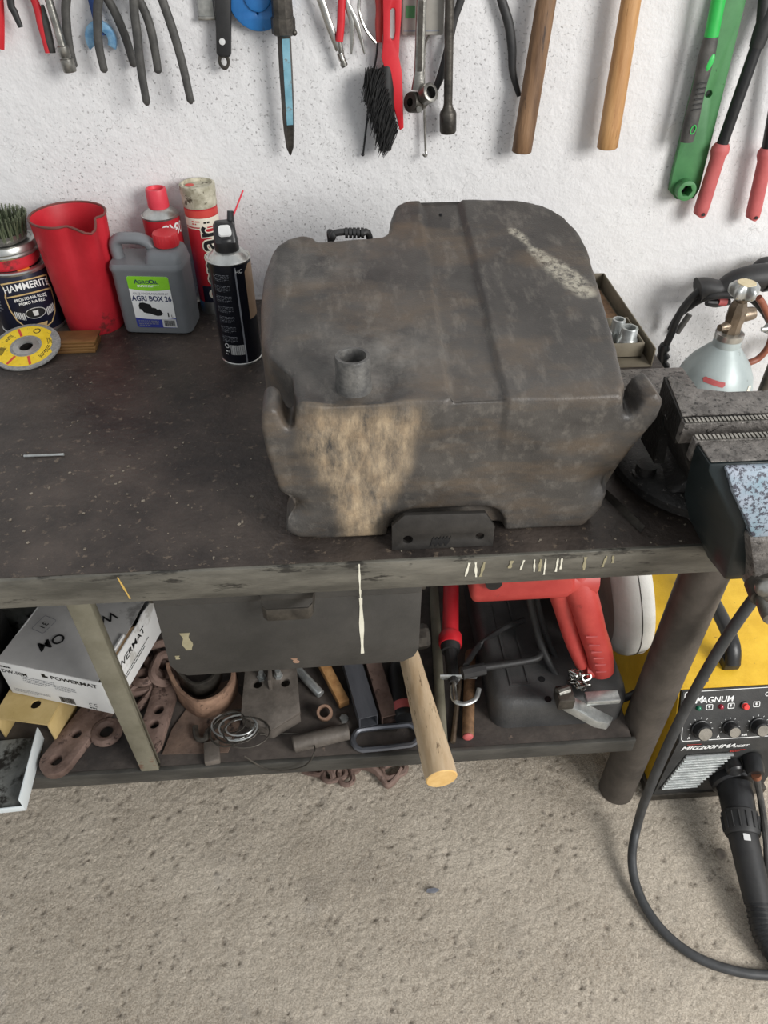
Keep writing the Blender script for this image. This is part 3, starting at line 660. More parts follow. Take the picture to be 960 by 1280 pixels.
# cutting disc leaning on the can foot
pf = Vector((-.487, 1.062, BENCH)); rd = .0535
tilt = 13
Md = T(pf.x-.016, pf.y, BENCH+.0016) @ RZ(-2) @ RX(tilt) @ T(0, rd, 0)
disc = fin('cutting_disc', flat([circ(0, 0, rd, 56), circ(0, 0, .0112, 24)], .003, .0003), 'abrasive', mx=Md)
tag(disc, 'thin grey cutting disc with yellow paper label leaning on the blue paint can', 'cutting disc')
iv = T(*(-disc.location))
lab = []
for k in range(40):
    a = 2*PI*k/40; rr = .0475
    if abs(((a-R(15)+PI) % (2*PI))-PI) < .5: rr = .041
    lab.append((rr*math.cos(a), rr*math.sin(a)))
fin('paper_label', flat([lab, circ(0, 0, .025, 30)], .0002), 'yellow_label', disc, mx=iv @ Md @ T(0, 0, .0020))
fin('centre_ring', flat([circ(0, 0, .0205, 30), circ(0, 0, .0112, 24)], .0008), 'tin_silver', disc, mx=iv @ Md @ T(0, 0, .0019))
for a in (118, 245, 292):
    fin('label_stripe', MB().box((.026, -.002, 0), (.046, .002, .0001)), 'red_print', disc, mx=iv @ Md @ T(0, 0, .0022) @ RZ(a))
fin('label_emblem', flat([circ(0, 0, .006, 20), circ(0, 0, .0042, 20)], .0001), 'black_print', disc, mx=iv @ Md @ T(0, 0, .0022) @ RZ(75) @ T(.037, 0, 0))
barcode(disc, iv @ Md @ T(-.036, -.012, .0022) @ RZ(80), .018, .010)
for k, a in enumerate((20, 150, 330, 350)):
    o = textlines(disc, iv @ Md @ T(0, 0, .0022) @ RZ(a) @ T(.037, 0, 0) @ RZ(90), .016, .008, 3, 'black_print')
# flat brown strips, stacked
zb = BENCH
for k, (dx, dy, w_, h_) in enumerate(((0, 0, .078, .0045), (.001, .002, .077, .004), (-.001, .004, .077, .004), (.001, .008, .076, .0035))):
    o = fin('metal_strip', MB().box((-.478+dx, 1.112+dy, zb+.0002), (-.394+dx, 1.112+dy+w_*.52, zb+h_)), 'brass_brown', bev=.0005)
    tag(o, 'brownish flat metal strip, %s of the stack beside the red jug' % ('lowest', 'second from the bottom', 'third from the bottom', 'topmost')[k], 'strip', 'stack of metal strips'); zb += h_

# red measuring jug
jx, jy = -.413, 1.215
jug = thing('measuring_jug', 'big scuffed red plastic jug with pouring lip and handle', 'jug', (jx, jy, BENCH), (0, 0, R(14)))
n = 56; rings = []; H = .186
def jug_ring(r, z, t, inset=0):
    o = []
    for k in range(n):
        a = 2*PI*k/n-PI/2                    # spout at -Y
        d = math.atan2(math.sin(a+PI/2-.45), math.cos(a+PI/2-.45))
        g = math.exp(-(d/.24)**2)
        sp = .016*max(0, t-.3)/.7*g; side = -.007*max(0, t-.3)/.7*(math.exp(-((abs(d)-.50)/.16)**2))
        o.append(((r+sp+side-inset)*math.cos(a), (r+sp+side-inset)*math.sin(a), z-.010*g*max(0, t-.8)/.2))
    return o
prof = [(.046, 0, 0), (.0475, .003, 0), (.050, .05, .27), (.0535, .10, .54), (.056, .15, .8), (.0580, .183, .98), (.0590, .186, 1)]
rings = [jug_ring(r_, z_, t_) for r_, z_, t_ in prof]
rings += [jug_ring(r_, z_, t_, .0026) for r_, z_, t_ in reversed(prof[2:])]+[jug_ring(.046, .006, 0, .003)]
fin('jug_body', MB().loft(rings), 'red_worn', jug, sharp=50)
rim = jug_ring(.0577, .1862, 1)
fin('rim', MB().tube(rim, .0019, 8, closed=True), 'red_jug_rim', jug)
hp = smooth_path([(-.0275, .0580, .170), (-.029, .064, .176), (-.030, .069, .16), (-.028, .064, .08), (-.024, .051, .055)], 6)
fin('handle', MB().tube(hp, .007, 10, flat=(1.2, .8)), 'red_jug_rim', jug)

# grey oil jerrycan
jx, jy = -.297, 1.200
jc = thing('oil_canister', 'grey plastic oil canister with red screw cap and printed label', 'canister', (jx, jy, BENCH), (0, 0, R(-7)))
jc.scale = (1, 1, .875)
W2, D2 = .058, .034
def rr_ring(x0, x1, d, z, r=.012): return [(p[0], p[1], z) for p in rrect(x0, -d, x1, d, r, 5)]
rings = [rr_ring(-W2+.006, W2-.006, D2-.006, 0), rr_ring(-W2+.001, W2-.001, D2-.001, .004), rr_ring(-W2, W2, D2, .012), rr_ring(-W2, W2, D2, .122), rr_ring(-W2-.002, W2+.001, D2+.001, .126), rr_ring(-W2-.002, W2+.001, D2+.001, .131),
         rr_ring(-W2, W2, D2-.001, .138), rr_ring(.004, W2-.001, D2-.004, .142, .01), rr_ring(.006, W2-.004, D2-.010, .158, .01), rr_ring(.010, W2-.008, D2-.016, .1595, .008)]
s = MB().loft(rings[:7]); 
fin('canister_body', s, 'jerry_grey', jc, sharp=40)
fin('shoulder', MB().loft([rr_ring(-.002, W2, D2-.001, .130), rr_ring(.000, W2-.0005, D2-.003, .146), rr_ring(.004, W2-.003, D2-.007, .157), rr_ring(.010, W2-.008, D2-.014, .1605)]), 'jerry_grey', jc, sharp=50)
hp = smooth_path([(-.050, 0, .132), (-.052, 0, .158), (-.046, 0, .170), (-.034, 0, .173), (-.010, 0, .172), (.004, 0, .164), (.012, 0, .150)], 6)
fin('handle', MB().tube(hp, .0098, 14, flat=(1, 1.25), up=(0, 1, 0)), 'jerry_grey', jc)
fin('neck', MB().lathe([(.017, .158), (.017, .168)], 28), 'jerry_grey', jc, mx=T(.033, 0, 0))
s = []
n = 48
for r_, z_ in ((.0195, .1625), (.0203, .1645), (.0203, .182), (.0190, .185), (.016, .1855)):
    s.append([((r_*(1-.03*(k % 2)*(1 if .164 < z_ < .183 else 0)))*math.cos(2*PI*k/n)+.033, (r_*(1-.03*(k % 2)*(1 if .164 < z_ < .183 else 0)))*math.sin(2*PI*k/n), z_) for k in range(n)])
tag(fin('screw_cap', MB().loft(s), 'red_plastic', jc, sharp=20), 'red ribbed screw cap')
LM = T(.002, -D2-.0006, .066) @ RX(90)
def lab(name, poly, m, dz=0): return fin(name, flat([poly], .0002), m, jc, mx=LM @ T(0, 0, dz))
lab('label', rrect(-.034, -.050, .034, .052, .004), 'white_print')
gx = [-.034+.068*k/12 for k in range(13)]
lab('label_top', [(x, .028-.004*(1-(x/.034)**2)) for x in gx]+[(.034, .048), (.0325, .0512), (.030, .052), (-.030, .052), (-.0325, .0512), (-.034, .048)], 'lime_print', .0002)
lab('label_bottom', [(x, -.030-.003*(1-(x/.034)**2)) for x in reversed(gx)]+[(-.034, -.048), (-.031, -.050), (.031, -.050), (.034, -.048)], 'blue_print', .0002)
lab('label_code', [(.010, -.049), (.0335, -.049), (.0335, -.032), (.010, -.032)], 'silver_print', .0004)
barcode(jc, LM @ T(.022, -.0405, .0006), .018, .012, m='black_print')
textlines(jc, LM @ T(-.013, -.041, .0004), .034, .012, 4, 'grey_print')
def lt(s_, size, x, y, m, bold=.0, sx=1, al='CENTER'): return fin('lettering', text2d(s_, size, bold, sx, al), m, jc, mx=LM @ T(x, y, .0005))
lt('A', .0115, -.0195, .0415, 'navy_print', .02); lt('GRO', .0092, -.0075, .0408, 'navy_print', .02); lt('O', .0115, .0055, .0415, 'navy_print', .02); lt('IL', .0092, .0128, .0408, 'navy_print', .02)
textlines(jc, LM @ T(-.001, .0335, .0005), .036, .005, 2, 'white_print')
lt('OLEJ HYDRAULICZNY', .0062, 0, .0185, 'grey_print', .0, .95)
lt('AGRI BOX 26', .0142, 0, .0085, 'navy_print', .022, .78)
lt('1', .012, .0225, -.0235, 'black_print', .03); lt('L', .0065, .0285, -.0255, 'black_print', .01)
lab('label_picture', [(-.022, .000), (-.016, .001), (-.010, -.001), (-.004, -.003), (-.003, -.009), (.003, -.010), (.006, -.013), (.010, -.012), (.012, -.016), (.014, -.021), (.010, -.025), (.004, -.026), (-.002, -.024), (-.006, -.022), (-.012, -.021), (-.018, -.019), (-.021, -.013), (-.024, -.012), (-.024, -.005)], 'black_print', .0004)

# red spray can
cx, cy = -.281, 1.267; r = .0300
sc = thing('spray_can', 'red and blue spray can with red cap behind the grey canister', 'spray can', (cx, cy, BENCH), (0, 0, face_cam(cx, cy)))
H = .166
fin('can_body', MB().lathe([(.001, 0), (r-.001, 0), (r, .002), (r, H-.001), (r-.001, H)], 36), 'red_worn', sc)
fin('can_shoulder', MB().lathe([(r+.0006, H-.003), (r+.0012, H), (r, H+.0015), (r-.002, H+.001), (r-.006, H+.006), (.016, H+.011), (.015, H+.014), (.001, H+.014)], 36, cap=False), 'tin_silver', sc)
mat('red_cap', c(206, 52, 68), c(220, 70, 84), 20, .5)
fin('cap', MB().lathe([(.0165, H+.011), (.0172, H+.013), (.0165, H+.038), (.0155, H+.0405), (.0125, H+.0405), (.0115, H+.036), (.0005, H+.036)], 32), 'red_cap', sc)
me = flat([[(-.094, .0), (.094, .0), (.094, .092), (.0, .108), (-.094, .092)]]); fin('blue_band', bend(me, r+.0003), 'blue_disc', sc)
for s_, x, zz in (('CX', .004, .146), ('80', .024, .146)):
    fin('lettering', bend(text2d(s_, .026, .01, .8, 'CENTER', .12), r+.0006, x/r+.15, zz), 'white_print', sc)
for s_, zz, sz in (('B', .070, .010), ):
    fin('lettering', bend(text2d(s_, sz, .02), r+.0006, .62, zz), 'white_print', sc)
textlines(sc, None, .012, .03, 5, 'white_print', r+.0006, .66, .035)
fin('round_emblem', bend(flat([circ(0, 0, .007, 20)]), r+.0006, .62, .096), 'silver_print', sc)

# grease cartridge tube
cx, cy = -.2130, 1.262; r = .0265
gt = thing('grease_cartridge', 'tall red grease cartridge with grimy cream end and big vertical lettering', 'cartridge', (cx, cy, BENCH), (0, 0, face_cam(cx, cy)))
H = .215
fin('tube_body', MB().lathe([(.001, 0), (r-.001, 0), (r, .0015), (r, H-.03), (r, H-.028)], 36), 'red_worn', gt)
fin('foot_band', bend(flat([[(-.083, .0), (.083, .0), (.083, .022), (-.083, .022)]]), r+.0003), 'tin_silver', gt)
fin('emblem_field', bend(flat([[(-.020, .022), (.022, .022), (.022, .052), (-.020, .052)]]), r+.0004), 'tin_navy', gt)
fin('emblem_rose', bend(flat([circ(0, .038, .009, 18)]), r+.0006), 'cream_print', gt)
fin('emblem_spot', bend(flat([circ(.001, .038, .0055, 14)]), r+.0008), 'red_print', gt)
fin('end_cap', MB().lathe([(r+.0002, H-.034), (r+.0010, H-.032), (r+.0010, H-.016), (r+.0018, H-.014), (r+.0018, H-.001), (r, H), (r-.002, H), (r-.003, H-.005), (.001, H-.005)], 36), 'grimy_cap', gt)
fin('end_spot', flat([circ(-.012, .006, .007, 14)], .0004), 'red_print', gt, mx=T(0, 0, H-.0045))
fin('red_band', bend(flat([[(-.083, H-.047), (.083, H-.047), (.083, H-.036), (-.083, H-.036)]]), r+.0004), 'red_print', gt)
fin('cream_band', bend(flat([[(-.083, H-.062), (.083, H-.062), (.083, H-.048), (-.083, H-.048)]]), r+.0004), 'cream_print', gt)
fin('white_line', bend(flat([[(-.083, H-.0655), (.083, H-.0655), (.083, H-.0640), (-.083, H-.0640)]]), r+.0005), 'cream_print', gt)
textlines(gt, None, .014, .008, 2, 'red_print', r+.0007, -.45, H-.055); textlines(gt, None, .018, .006, 1, 'black_print', r+.0007, .35, H-.055)
for bold, m, rr in ((.055, 'cream_print', r+.0006), (.015, 'black_print', r+.0010)):
    me = text2d('smar', .050, bold, 1.0, 'LEFT'); me.transform(Matrix.Rotation(PI/2, 4, 'Z')); fin('lettering', bend(me, rr, .12, .055), m, gt)

# black spray can with straw
cx, cy = -.1545, 1.085; r = .0315
bc = thing('spray_can', 'black spray can with black trigger head and red straw beside the tank', 'spray can', (cx, cy, BENCH), (0, 0, face_cam(cx, cy)))
H = .165
fin('can_body', MB().lathe([(.001, 0), (r-.001, 0), (r, .002), (r, H-.001), (r-.001, H)], 40), 'can_blackblue', bc)
fin('bottom_rim', MB().lathe([(r-.001, 0), (r+.001, .0005), (r+.001, .003), (r, .004)], 40, cap=False), 'tin_silver', bc)
fin('can_shoulder', MB().lathe([(r+.0004, H-.002), (r+.0014, H), (r, H+.002), (r-.002, H+.001), (r-.008, H+.008), (.017, H+.012), (.001, H+.012)], 40, cap=False), 'tin_silver', bc)
hd = MB().lathe([(.0172, H+.009), (.0178, H+.011), (.0172, H+.026), (.0165, H+.030), (.0150, H+.0315)], 32)
fin('trigger_head', hd, 'black_plastic', bc)
rings = [[(p[0], p[1]-.001, H+.026) for p in rrect(-.0165, -.015, .0165, .016, .006)], [(p[0], p[1], H+.044) for p in rrect(-.0155, -.009, .0155, .016, .006)], [(p[0], p[1], H+.049) for p in rrect(-.0125, -.004, .0125, .014, .005)]]
fin('head_shroud', MB().loft(rings), 'black_plastic', bc, sharp=50)
fin('press_pad', MB().loft([[(p[0], p[1], H+.036+.9*(p[1]+.016)) for p in rrect(-.0095, -.0165, .0095, -.003, .004)], [(p[0], p[1]-.0015, H+.0375+.9*(p[1]+.016)) for p in rrect(-.0085, -.0155, .0085, -.004, .004)]]), 'silver_print', bc)
fin('straw_clip', MB().tube([(.010, .012, H+.040), (.012, .016, H+.060)], [.006, .0045], 10), 'black_plastic', bc)
fin('straw', MB().tube([(.012, .012, H+.048), (.034, .028, H+.083)], .0013, 8), 'red_cap', bc)
for k in range(7):
    textlines(bc, None, .026, .011, 5, 'grey_print', r+.0004, -.52, .145-.0165*k, .34)
me = flat([[(-.0035, .004), (-.001, .004), (-.001, .160), (-.0035, .160)]]); fin('edge_line', bend(me, r+.0004, .28), 'grey_print', bc)
fin('kraft_strip', bend(flat([[(-.010, .075), (.020, .075), (.020, .160), (-.002, .160), (-.010, .150)]]), r+.0004, 1.0), 'kraft_strip', bc)
barcode(bc, None, .024, .017, m='silver_print', bendr=r+.0005, ang=-.15, z=.028)
fin('round_emblem', bend(flat([circ(0, 0, .0042, 16), circ(0, 0, .0028, 16)]), r+.0005, -.72, .034), 'silver_print', bc)
textlines(bc, None, .008, .010, 2, 'silver_print', r+.0005, -.72, .022)
me = text2d('HC', .008, .02); fin('lettering', bend(me, r+.0005, .38, .153), 'silver_print', bc)

# small rod on the bench
a, b_ = at(30, 570, z=BENCH+.002), at(80, 568, z=BENCH+.002)
tag(fin('welding_rod_stub', MB().tube([a, a+(b_-a)*.9, b_], [.0018, .0018, .0021], 8), 'zinc'), 'short bright steel rod lying alone on the bench top', 'rod')
# ------------------------------------------------------------------ tools hanging on the wall
def wp(px, py, off=.014): return at(px, py, y=WALL-off)
def up_from(a, b_, d):            # carry a line on beyond its upper end
    v = (a-b_).normalized(); return a+v*d
def wthing(name, label, cat, px, off=.012, group=None):
    p = wp(px, 60, off); return thing(name, label, cat, (p.x, WALL, 1.15), group=group)
def nail(parent, x, z, l=.03):
    fin('nail', MB().tube([(x, WALL-l, z), (x, WALL+.01, z)], .0022, 8), 'steel_dark', parent, w=True)
def leg_path(pts, off): return [wp(px, py, off) for px, py in pts]

def pincers(name, label, left, right, off, m='grip_grey', wl=.0062, joint=None, head='steel_dark'):
    """two curved handles that meet in a joint above, jaws over it"""
    t = wthing(name, label, 'pincers', (left[0][0]+right[0][0])/2, off, 'grey-handled pincers hanging on the wall')
    a, b_ = leg_path(left, off), leg_path(right, off)
    j = Vector(((a[0].x+b_[0].x)/2, WALL-off, max(a[0].z, b_[0].z)+joint))
    for q in (a, b_):
        pts = smooth_path([j+Vector(((q[0].x-j.x)*.15, 0, -.004))]+q, 7); n = len(pts)
        rs = lerp_list([wl*.8, wl, wl*1.02, wl*.98, wl*.9], n); rs[-1] = wl*.35
        fin('handle', MB().tube(pts, rs, 12, flat=(1, .75)), m, t, w=True, sharp=60)
    fin('pivot', MB().lathe([(.012, -.007), (.013, -.005), (.013, .005), (.012, .007)], 20), head, t, w=True, mx=T(j.x, j.y, j.z) @ RX(90))
    for s_ in (-1, 1):
        p = smooth_path([j, j+Vector((s_*.018, 0, .022)), j+Vector((s_*.016, 0, .045)), j+Vector((s_*.002, 0, .058))], 5)
        fin('jaw', MB().tube(p, lerp_list([.008, .009, .008, .005], len(p)), 10), head, t, w=True)
    nail(t, j.x, j.z+.034)
    return t
pincers('pincers', 'grey-handled pincers, their right handle crossing the blue spanner', [(83, 0), (83, 30), (87, 60), (93, 85)], [(135, 0), (148, 25), (158, 50), (168, 84)], .016, joint=.05)
pincers('pincers', 'grey-handled pincers with the shortest reach, second from the chrome socket bar', [(123, 0), (122, 30), (124, 60), (131, 91)], [(177, 6), (188, 35), (194, 65), (198, 92)], .030, joint=.06)
pincers('pincers', 'longest grey-handled pincers, beside the black riveted handle', [(167, 0), (171, 40), (176, 85), (184, 132)], [(203, 0), (216, 38), (228, 80), (239, 130)], .046, joint=.085)

# red plier and dark plier cut by the frame
t = wthing('pliers', 'pliers with plain bright red handles next to a black handle tip', 'pliers', 2, .015)
j = wp(-14, -70, .016)
for pts in ([(-3, -12), (0, 20), (1, 61)], [(-28, -12), (-32, 20), (-33, 58)]):
    q = smooth_path([j]+leg_path(pts, .016), 6); fin('handle', MB().tube(q, lerp_list([.005, .0065, .006, .005], len(q)), 12, flat=(1, .8)), 'red_plastic', t, w=True)
fin('jaws', MB().prism([(j.x-.012, j.z-.012), (j.x+.012, j.z-.012), (j.x+.006, j.z+.05), (j.x-.006, j.z+.05)], j.y-.006, j.y+.006, 'y'), 'steel', t, w=True, bev=.002)
nail(t, j.x, j.z+.02)
t = wthing('pliers', 'pliers with one black and one two-tone red-black handle beside the chrome socket bar', 'pliers', 52, .014)
j = wp(10, -75, .026)
for pts in ([(43, 0), (51, 30), (56, 50), (60, 66)], ):
    q = smooth_path([j]+leg_path(pts, .018), 6); fin('handle', MB().tube(q, lerp_list([.004, .0055, .0055, .0045, .0042], len(q)), 12, flat=(1, .8)), 'red_plastic', t, w=True)
    q = smooth_path(leg_path([(53, 6), (58, 30), (62, 50), (66, 66)], .019), 6); fin('grip_pad', MB().tube(q, lerp_list([.0022, .0052, .0056, .0042], len(q)), 12, flat=(1, .8)), 'grip_grey', t, w=True)
q = smooth_path([j]+leg_path([(13, 0), (18, 15), (26, 34)], .030), 6); fin('handle', MB().tube(q, lerp_list([.004, .0052, .005, .0035], len(q)), 12, flat=(1, .8)), 'black_rubber', t, w=True)
fin('jaws', MB().prism([(j.x-.012, j.z-.012), (j.x+.012, j.z-.012), (j.x+.006, j.z+.05), (j.x-.006, j.z+.05)], j.y-.006, j.y+.006, 'y'), 'steel', t, w=True, bev=.002)
nail(t, j.x, j.z+.02)
# chrome socket bar
t = wthing('socket_bar', 'slanted chrome socket wrench bar with a plain socket end', 'socket wrench', 80, .02)
a, b_ = wp(61, 0, .034), wp(88, 90, .034); u = up_from(a, b_, .13); d = (b_-a)
fin('bar', MB().tube([u, a+d*.66], .0056, 14), 'steel', t, w=True)
fin('socket', MB().tube([a+d*.62, a+d*.63, a+d*.77, a+d*.78, a+d*.80, a+d*.81, a+d*.985, b_], [.0066, .0078, .0078, .0072, .0072, .0094, .0094, .0086], 20), 'steel', t, w=True)
fin('ratchet_head', MB().tube([u, u+(u-a)*.08, u+(u-a)*.25], [.010, .014, .010], 14), 'steel', t, w=True)
nail(t, u.x, u.z-.012, .04)
# blue open-ended spanner
t = wthing('open_spanner', 'blue open-ended spanner hanging with its worn fork downwards', 'spanner', 125, .02)
a, b_ = wp(116, 0, .010), wp(127, 45, .010); u = up_from(a, b_, .12)
fin('shank', MB().tube([u, a, a+(b_-a)*.98], [.006, .0068, .0064], 12, flat=(1, .4)), 'blue_dark', t, w=True)
e = wp(126, 47, .010)
out = []
for k in range(23):
    an = R(150+(390-150)*k/22); out.append((.0205*math.cos(an), .0225*math.sin(an)))
inn = []
for k in range(23):
    an = R(390-(390-150)*k/22); inn.append((.0115*math.cos(an), .0120*math.sin(an)))
me = flat([out+inn], .008, .001)
fin('fork', me, 'blue_light', t, mx=T(e.x, e.y, e.z-.002) @ RX(90) @ RZ(180), w=True)
nail(t, u.x, u.z-.006)
# black riveted handle with hanging loop and steel blade beside it
t = wthing('scraper', 'black flat tool handle with a rivet and a hanging loop', 'scraper', 280, .02)
a, b_ = wp(279, 0, .018), wp(280, 70, .018); u = up_from(a, b_, .06)
def bar(p, q, w0, w1, th, name, m, t, bev=.002):
    d = (q-p).normalized(); sx = Vector((d.z, 0, -d.x))
    s = MB(); r_ = []
    for pt, w_ in ((p, w0), (q, w1)): r_.append([pt+sx*w_+Vector((0, -th/2, 0)), pt+sx*w_+Vector((0, th/2, 0)), pt-sx*w_+Vector((0, th/2, 0)), pt-sx*w_+Vector((0, -th/2, 0))])
    s.loft(r_); return fin(name, s, m, t, w=True, bev=bev)
bar(u, b_, .012, .0105, .016, 'handle', 'black_rubber', t, .004)
fin('rivet', MB().lathe([(.0015, -.001), (.0045, -.001), (.0042, .0015), (.0018, .002)], 18), 'silver_print', t, mx=T(wp(279, 52).x, WALL-.0265, wp(279, 52, .026).z) @ RX(90), w=True)
q = wp(280, 76, .018); fin('hanging_loop', flat([circ(0, 0, .0080, 20, .011), circ(0, -.001, .0048, 16, .0062)], .004, .0006), 'steel_dark', t, mx=T(q.x, q.y, q.z) @ RX(90), w=True)
fin('blade', MB().prism([(u.x-.03, u.z), (u.x+.03, u.z), (u.x+.03, u.z+.09), (u.x-.03, u.z+.09)], WALL-.019, WALL-.017, 'y'), 'steel', t, w=True)
nail(t, u.x, u.z+.07)
t = wthing('steel_square', 'bright steel plate end hanging just behind the black riveted handle', 'steel plate', 258, .02)
a = wp(249, 21, .010); b2 = wp(268, 18, .010)
fin('plate', MB().box((a.x, WALL-.012, a.z), (b2.x, WALL-.008, a.z+.16)), 'zinc', t, w=True, bev=.0006)
fin('end_lip', MB().box((a.x-.001, WALL-.014, a.z-.004), (b2.x+.001, WALL-.006, a.z+.001)), 'steel', t, w=True, bev=.0006)
nail(t, (a.x+b2.x)/2, a.z+.14, .02)
# blue round disc with a keyhole
q = wp(322, -6, .008)
me = flat([circ(0, 0, .040, 48), circ(-.002, -.021, .0042, 14)], .010, .003)
dsc = thing('blue_disc', 'round blue steel disc with a keyhole hanging behind the pointed chisel', 'disc', (q.x, WALL, q.z-.045))
fin('disc_plate', me, 'blue_disc', dsc, mx=T(q.x, WALL-.010, q.z) @ RX(90), w=True)
fin('boss', MB().lathe([(.018, 0), (.020, .001), (.0185, .006), (.016, .007), (.001, .007)], 32), 'blue_disc', dsc, mx=T(q.x, WALL-.015, q.z) @ RX(90), w=True)
fin('keyhole', flat([circ(-.002, -.021, .0042, 14)], .001), 'black_print', dsc, mx=T(q.x, WALL-.0065, q.z) @ RX(90), w=True)
bar(Vector((q.x-.002, WALL-.0165, q.z-.004)), Vector((q.x-.002, WALL-.0165, q.z-.019)), .0016, .0016, .001, 'keyhole_slot', 'steel_dark', dsc, 0)
nail(dsc, q.x, q.z+.03)
# pointed chisel
t = wthing('pointed_chisel', 'long pointed chisel with worn light-blue paint and dark taped grip', 'chisel', 355, .03)
a, b_, e = wp(352, 0, .036), wp(355, 44, .036), wp(363, 194, .030)
u = up_from(a, b_, .10)
fin('grip', MB().tube([u, a, a+(b_-a)*.45, a+(b_-a)*.5, a+(b_-a)*.95, b_], [.014, .0145, .0150, .0172, .0172, .0140], 10), 'steel_dark', t, w=True, sharp=25)
fin('grip_knob', MB().sphere(wp(368, 41, .044), .004, 8), 'steel_dark', t, w=True)
d = (e-b_); sx = Vector((1, 0, 0)); sy = Vector((0, 1, 0))
r_ = []
for k, (f_, w_, th) in enumerate(((0, .0098, .008), (.3, .0100, .008), (.66, .0092, .0075), (.78, .0085, .006), (.93, .0058, .004), (1, .0012, .0008))):
    p = b_+d*f_; r_.append([p+sx*(-w_)+sy*(th*.1), p+sx*(-w_*.35)-sy*th, p+sx*w_*.8-sy*th*.7, p+sx*w_+sy*th*.2, p+sx*w_*.3+sy*th, p-sx*w_*.5+sy*th])
s = MB().loft(r_); bl = fin('blade', s, 'steel_dark', t, w=True, sharp=12)
r_ = []
for f_, w_, th in ((.02, .0098, .008), (.3, .0100, .008), (.60, .0094, .0076), (.72, .0086, .0068)):
    p = b_+d*f_; k0 = p+sx*(-w_*.30)-sy*(th*.99+.0006); k1 = p+sx*w_*.78-sy*(th*.72+.0006); r_.append([k0, k1, k1+sy*.0005, k0+sy*.0005])
fin('blue_face', MB().loft(r_), 'cyan_worn', t, w=True)
nail(t, u.x, u.z-.01, .05)
# locking pliers
t = wthing('locking_pliers', 'chrome locking pliers with red lever and knurled screw', 'pliers', 420, .02)
a, b_ = wp(401, 0, .02), wp(424, 62, .02); u = up_from(a, b_, .07)
fin('frame', MB().tube(smooth_path([u, a, wp(411, 30, .02), wp(421, 55, .02), b_], 5), .0058, 10, flat=(1, .6)), 'chrome', t, w=True)
fin('screw', MB().tube([wp(424, 52, .02), wp(427, 68, .02), wp(428, 72, .02), wp(430, 81, .02), wp(431, 83, .02)], [.0042, .0040, .0032, .0058, .0050], 16), 'steel', t, w=True)
fin('screw_collar', MB().tube([wp(425, 66, .02), wp(428, 75, .02)], .0052, 12), 'chrome', t, w=True)
fin('lever', MB().tube(smooth_path([up_from(wp(427, 0, .026), wp(425, 40, .026), .06), wp(427, 0, .026), wp(426, 30, .026), wp(424, 52, .026)], 5), .0056, 12, flat=(1, .6)), 'red_plastic', t, w=True)
for pts in ([(433, 4), (440, 30), (439, 68)], [(433, 2), (446, 30), (456, 68)]):
    q = smooth_path([wp(430, -20, .018)]+leg_path(pts, .018), 5); fin('release_lever', MB().tube(q, lerp_list([.004, .0045, .004, .0014], len(q)), 10, flat=(1, .5)), 'chrome', t, w=True)
fin('jaw', MB().tube([u, u+Vector((-.01, 0, .03)), u+Vector((.004, 0, .055))], [.008, .011, .006], 10), 'chrome', t, w=True)
nail(t, u.x, u.z+.02)
# red-handled plier with chrome spring
t = wthing('pliers', 'pliers with one red leg and a thin chrome leg left of the brush', 'pliers', 470, .02)
u = wp(462, -60, .018)
fin('handle', MB().tube(smooth_path([u, wp(474, 0, .018), wp(474, 30, .018), wp(474, 53, .018)], 6), lerp_list([.004, .006, .006, .0045], 19), 12, flat=(1, .7)), 'red_tool', t, w=True)
fin('wire_leg', MB().tube(smooth_path([u, wp(449, 0, .018), wp(451, 22, .018), wp(459, 40, .018), wp(470, 54, .018)], 6), .0024, 8), 'chrome', t, w=True)
fin('jaws', MB().prism([(u.x-.009, u.z-.012), (u.x+.009, u.z-.012), (u.x+.004, u.z+.04), (u.x-.004, u.z+.04)], u.y-.005, u.y+.005, 'y'), 'steel', t, w=True, bev=.002)
nail(t, u.x, u.z+.015)
t = wthing('hook_rod', 'thin dark wire rod hanging behind the bristles of the brush', 'rod', 460, .012)
q = smooth_path([wp(474, -40, .010), wp(472, 55, .010), wp(465, 100, .010), wp(460, 140, .010), wp(454, 192, .010)], 6)
fin('rod', MB().tube(q, .0016, 8), 'black_plastic', t, w=True); fin('rod_tip', MB().sphere(wp(453.5, 193, .010), .0030, 8), 'black_plastic', t, w=True)
fin('top_eye', MB().tube([tuple(wp(474, -40, .010)+Vector((.006*math.cos(2*PI*k/14), 0, .006+.006*math.sin(2*PI*k/14)))) for k in range(14)], .0016, 6, closed=True), 'black_plastic', t, w=True)
nail(t, wp(474, -40, .01).x, wp(474, -40, .01).z+.010, .02)
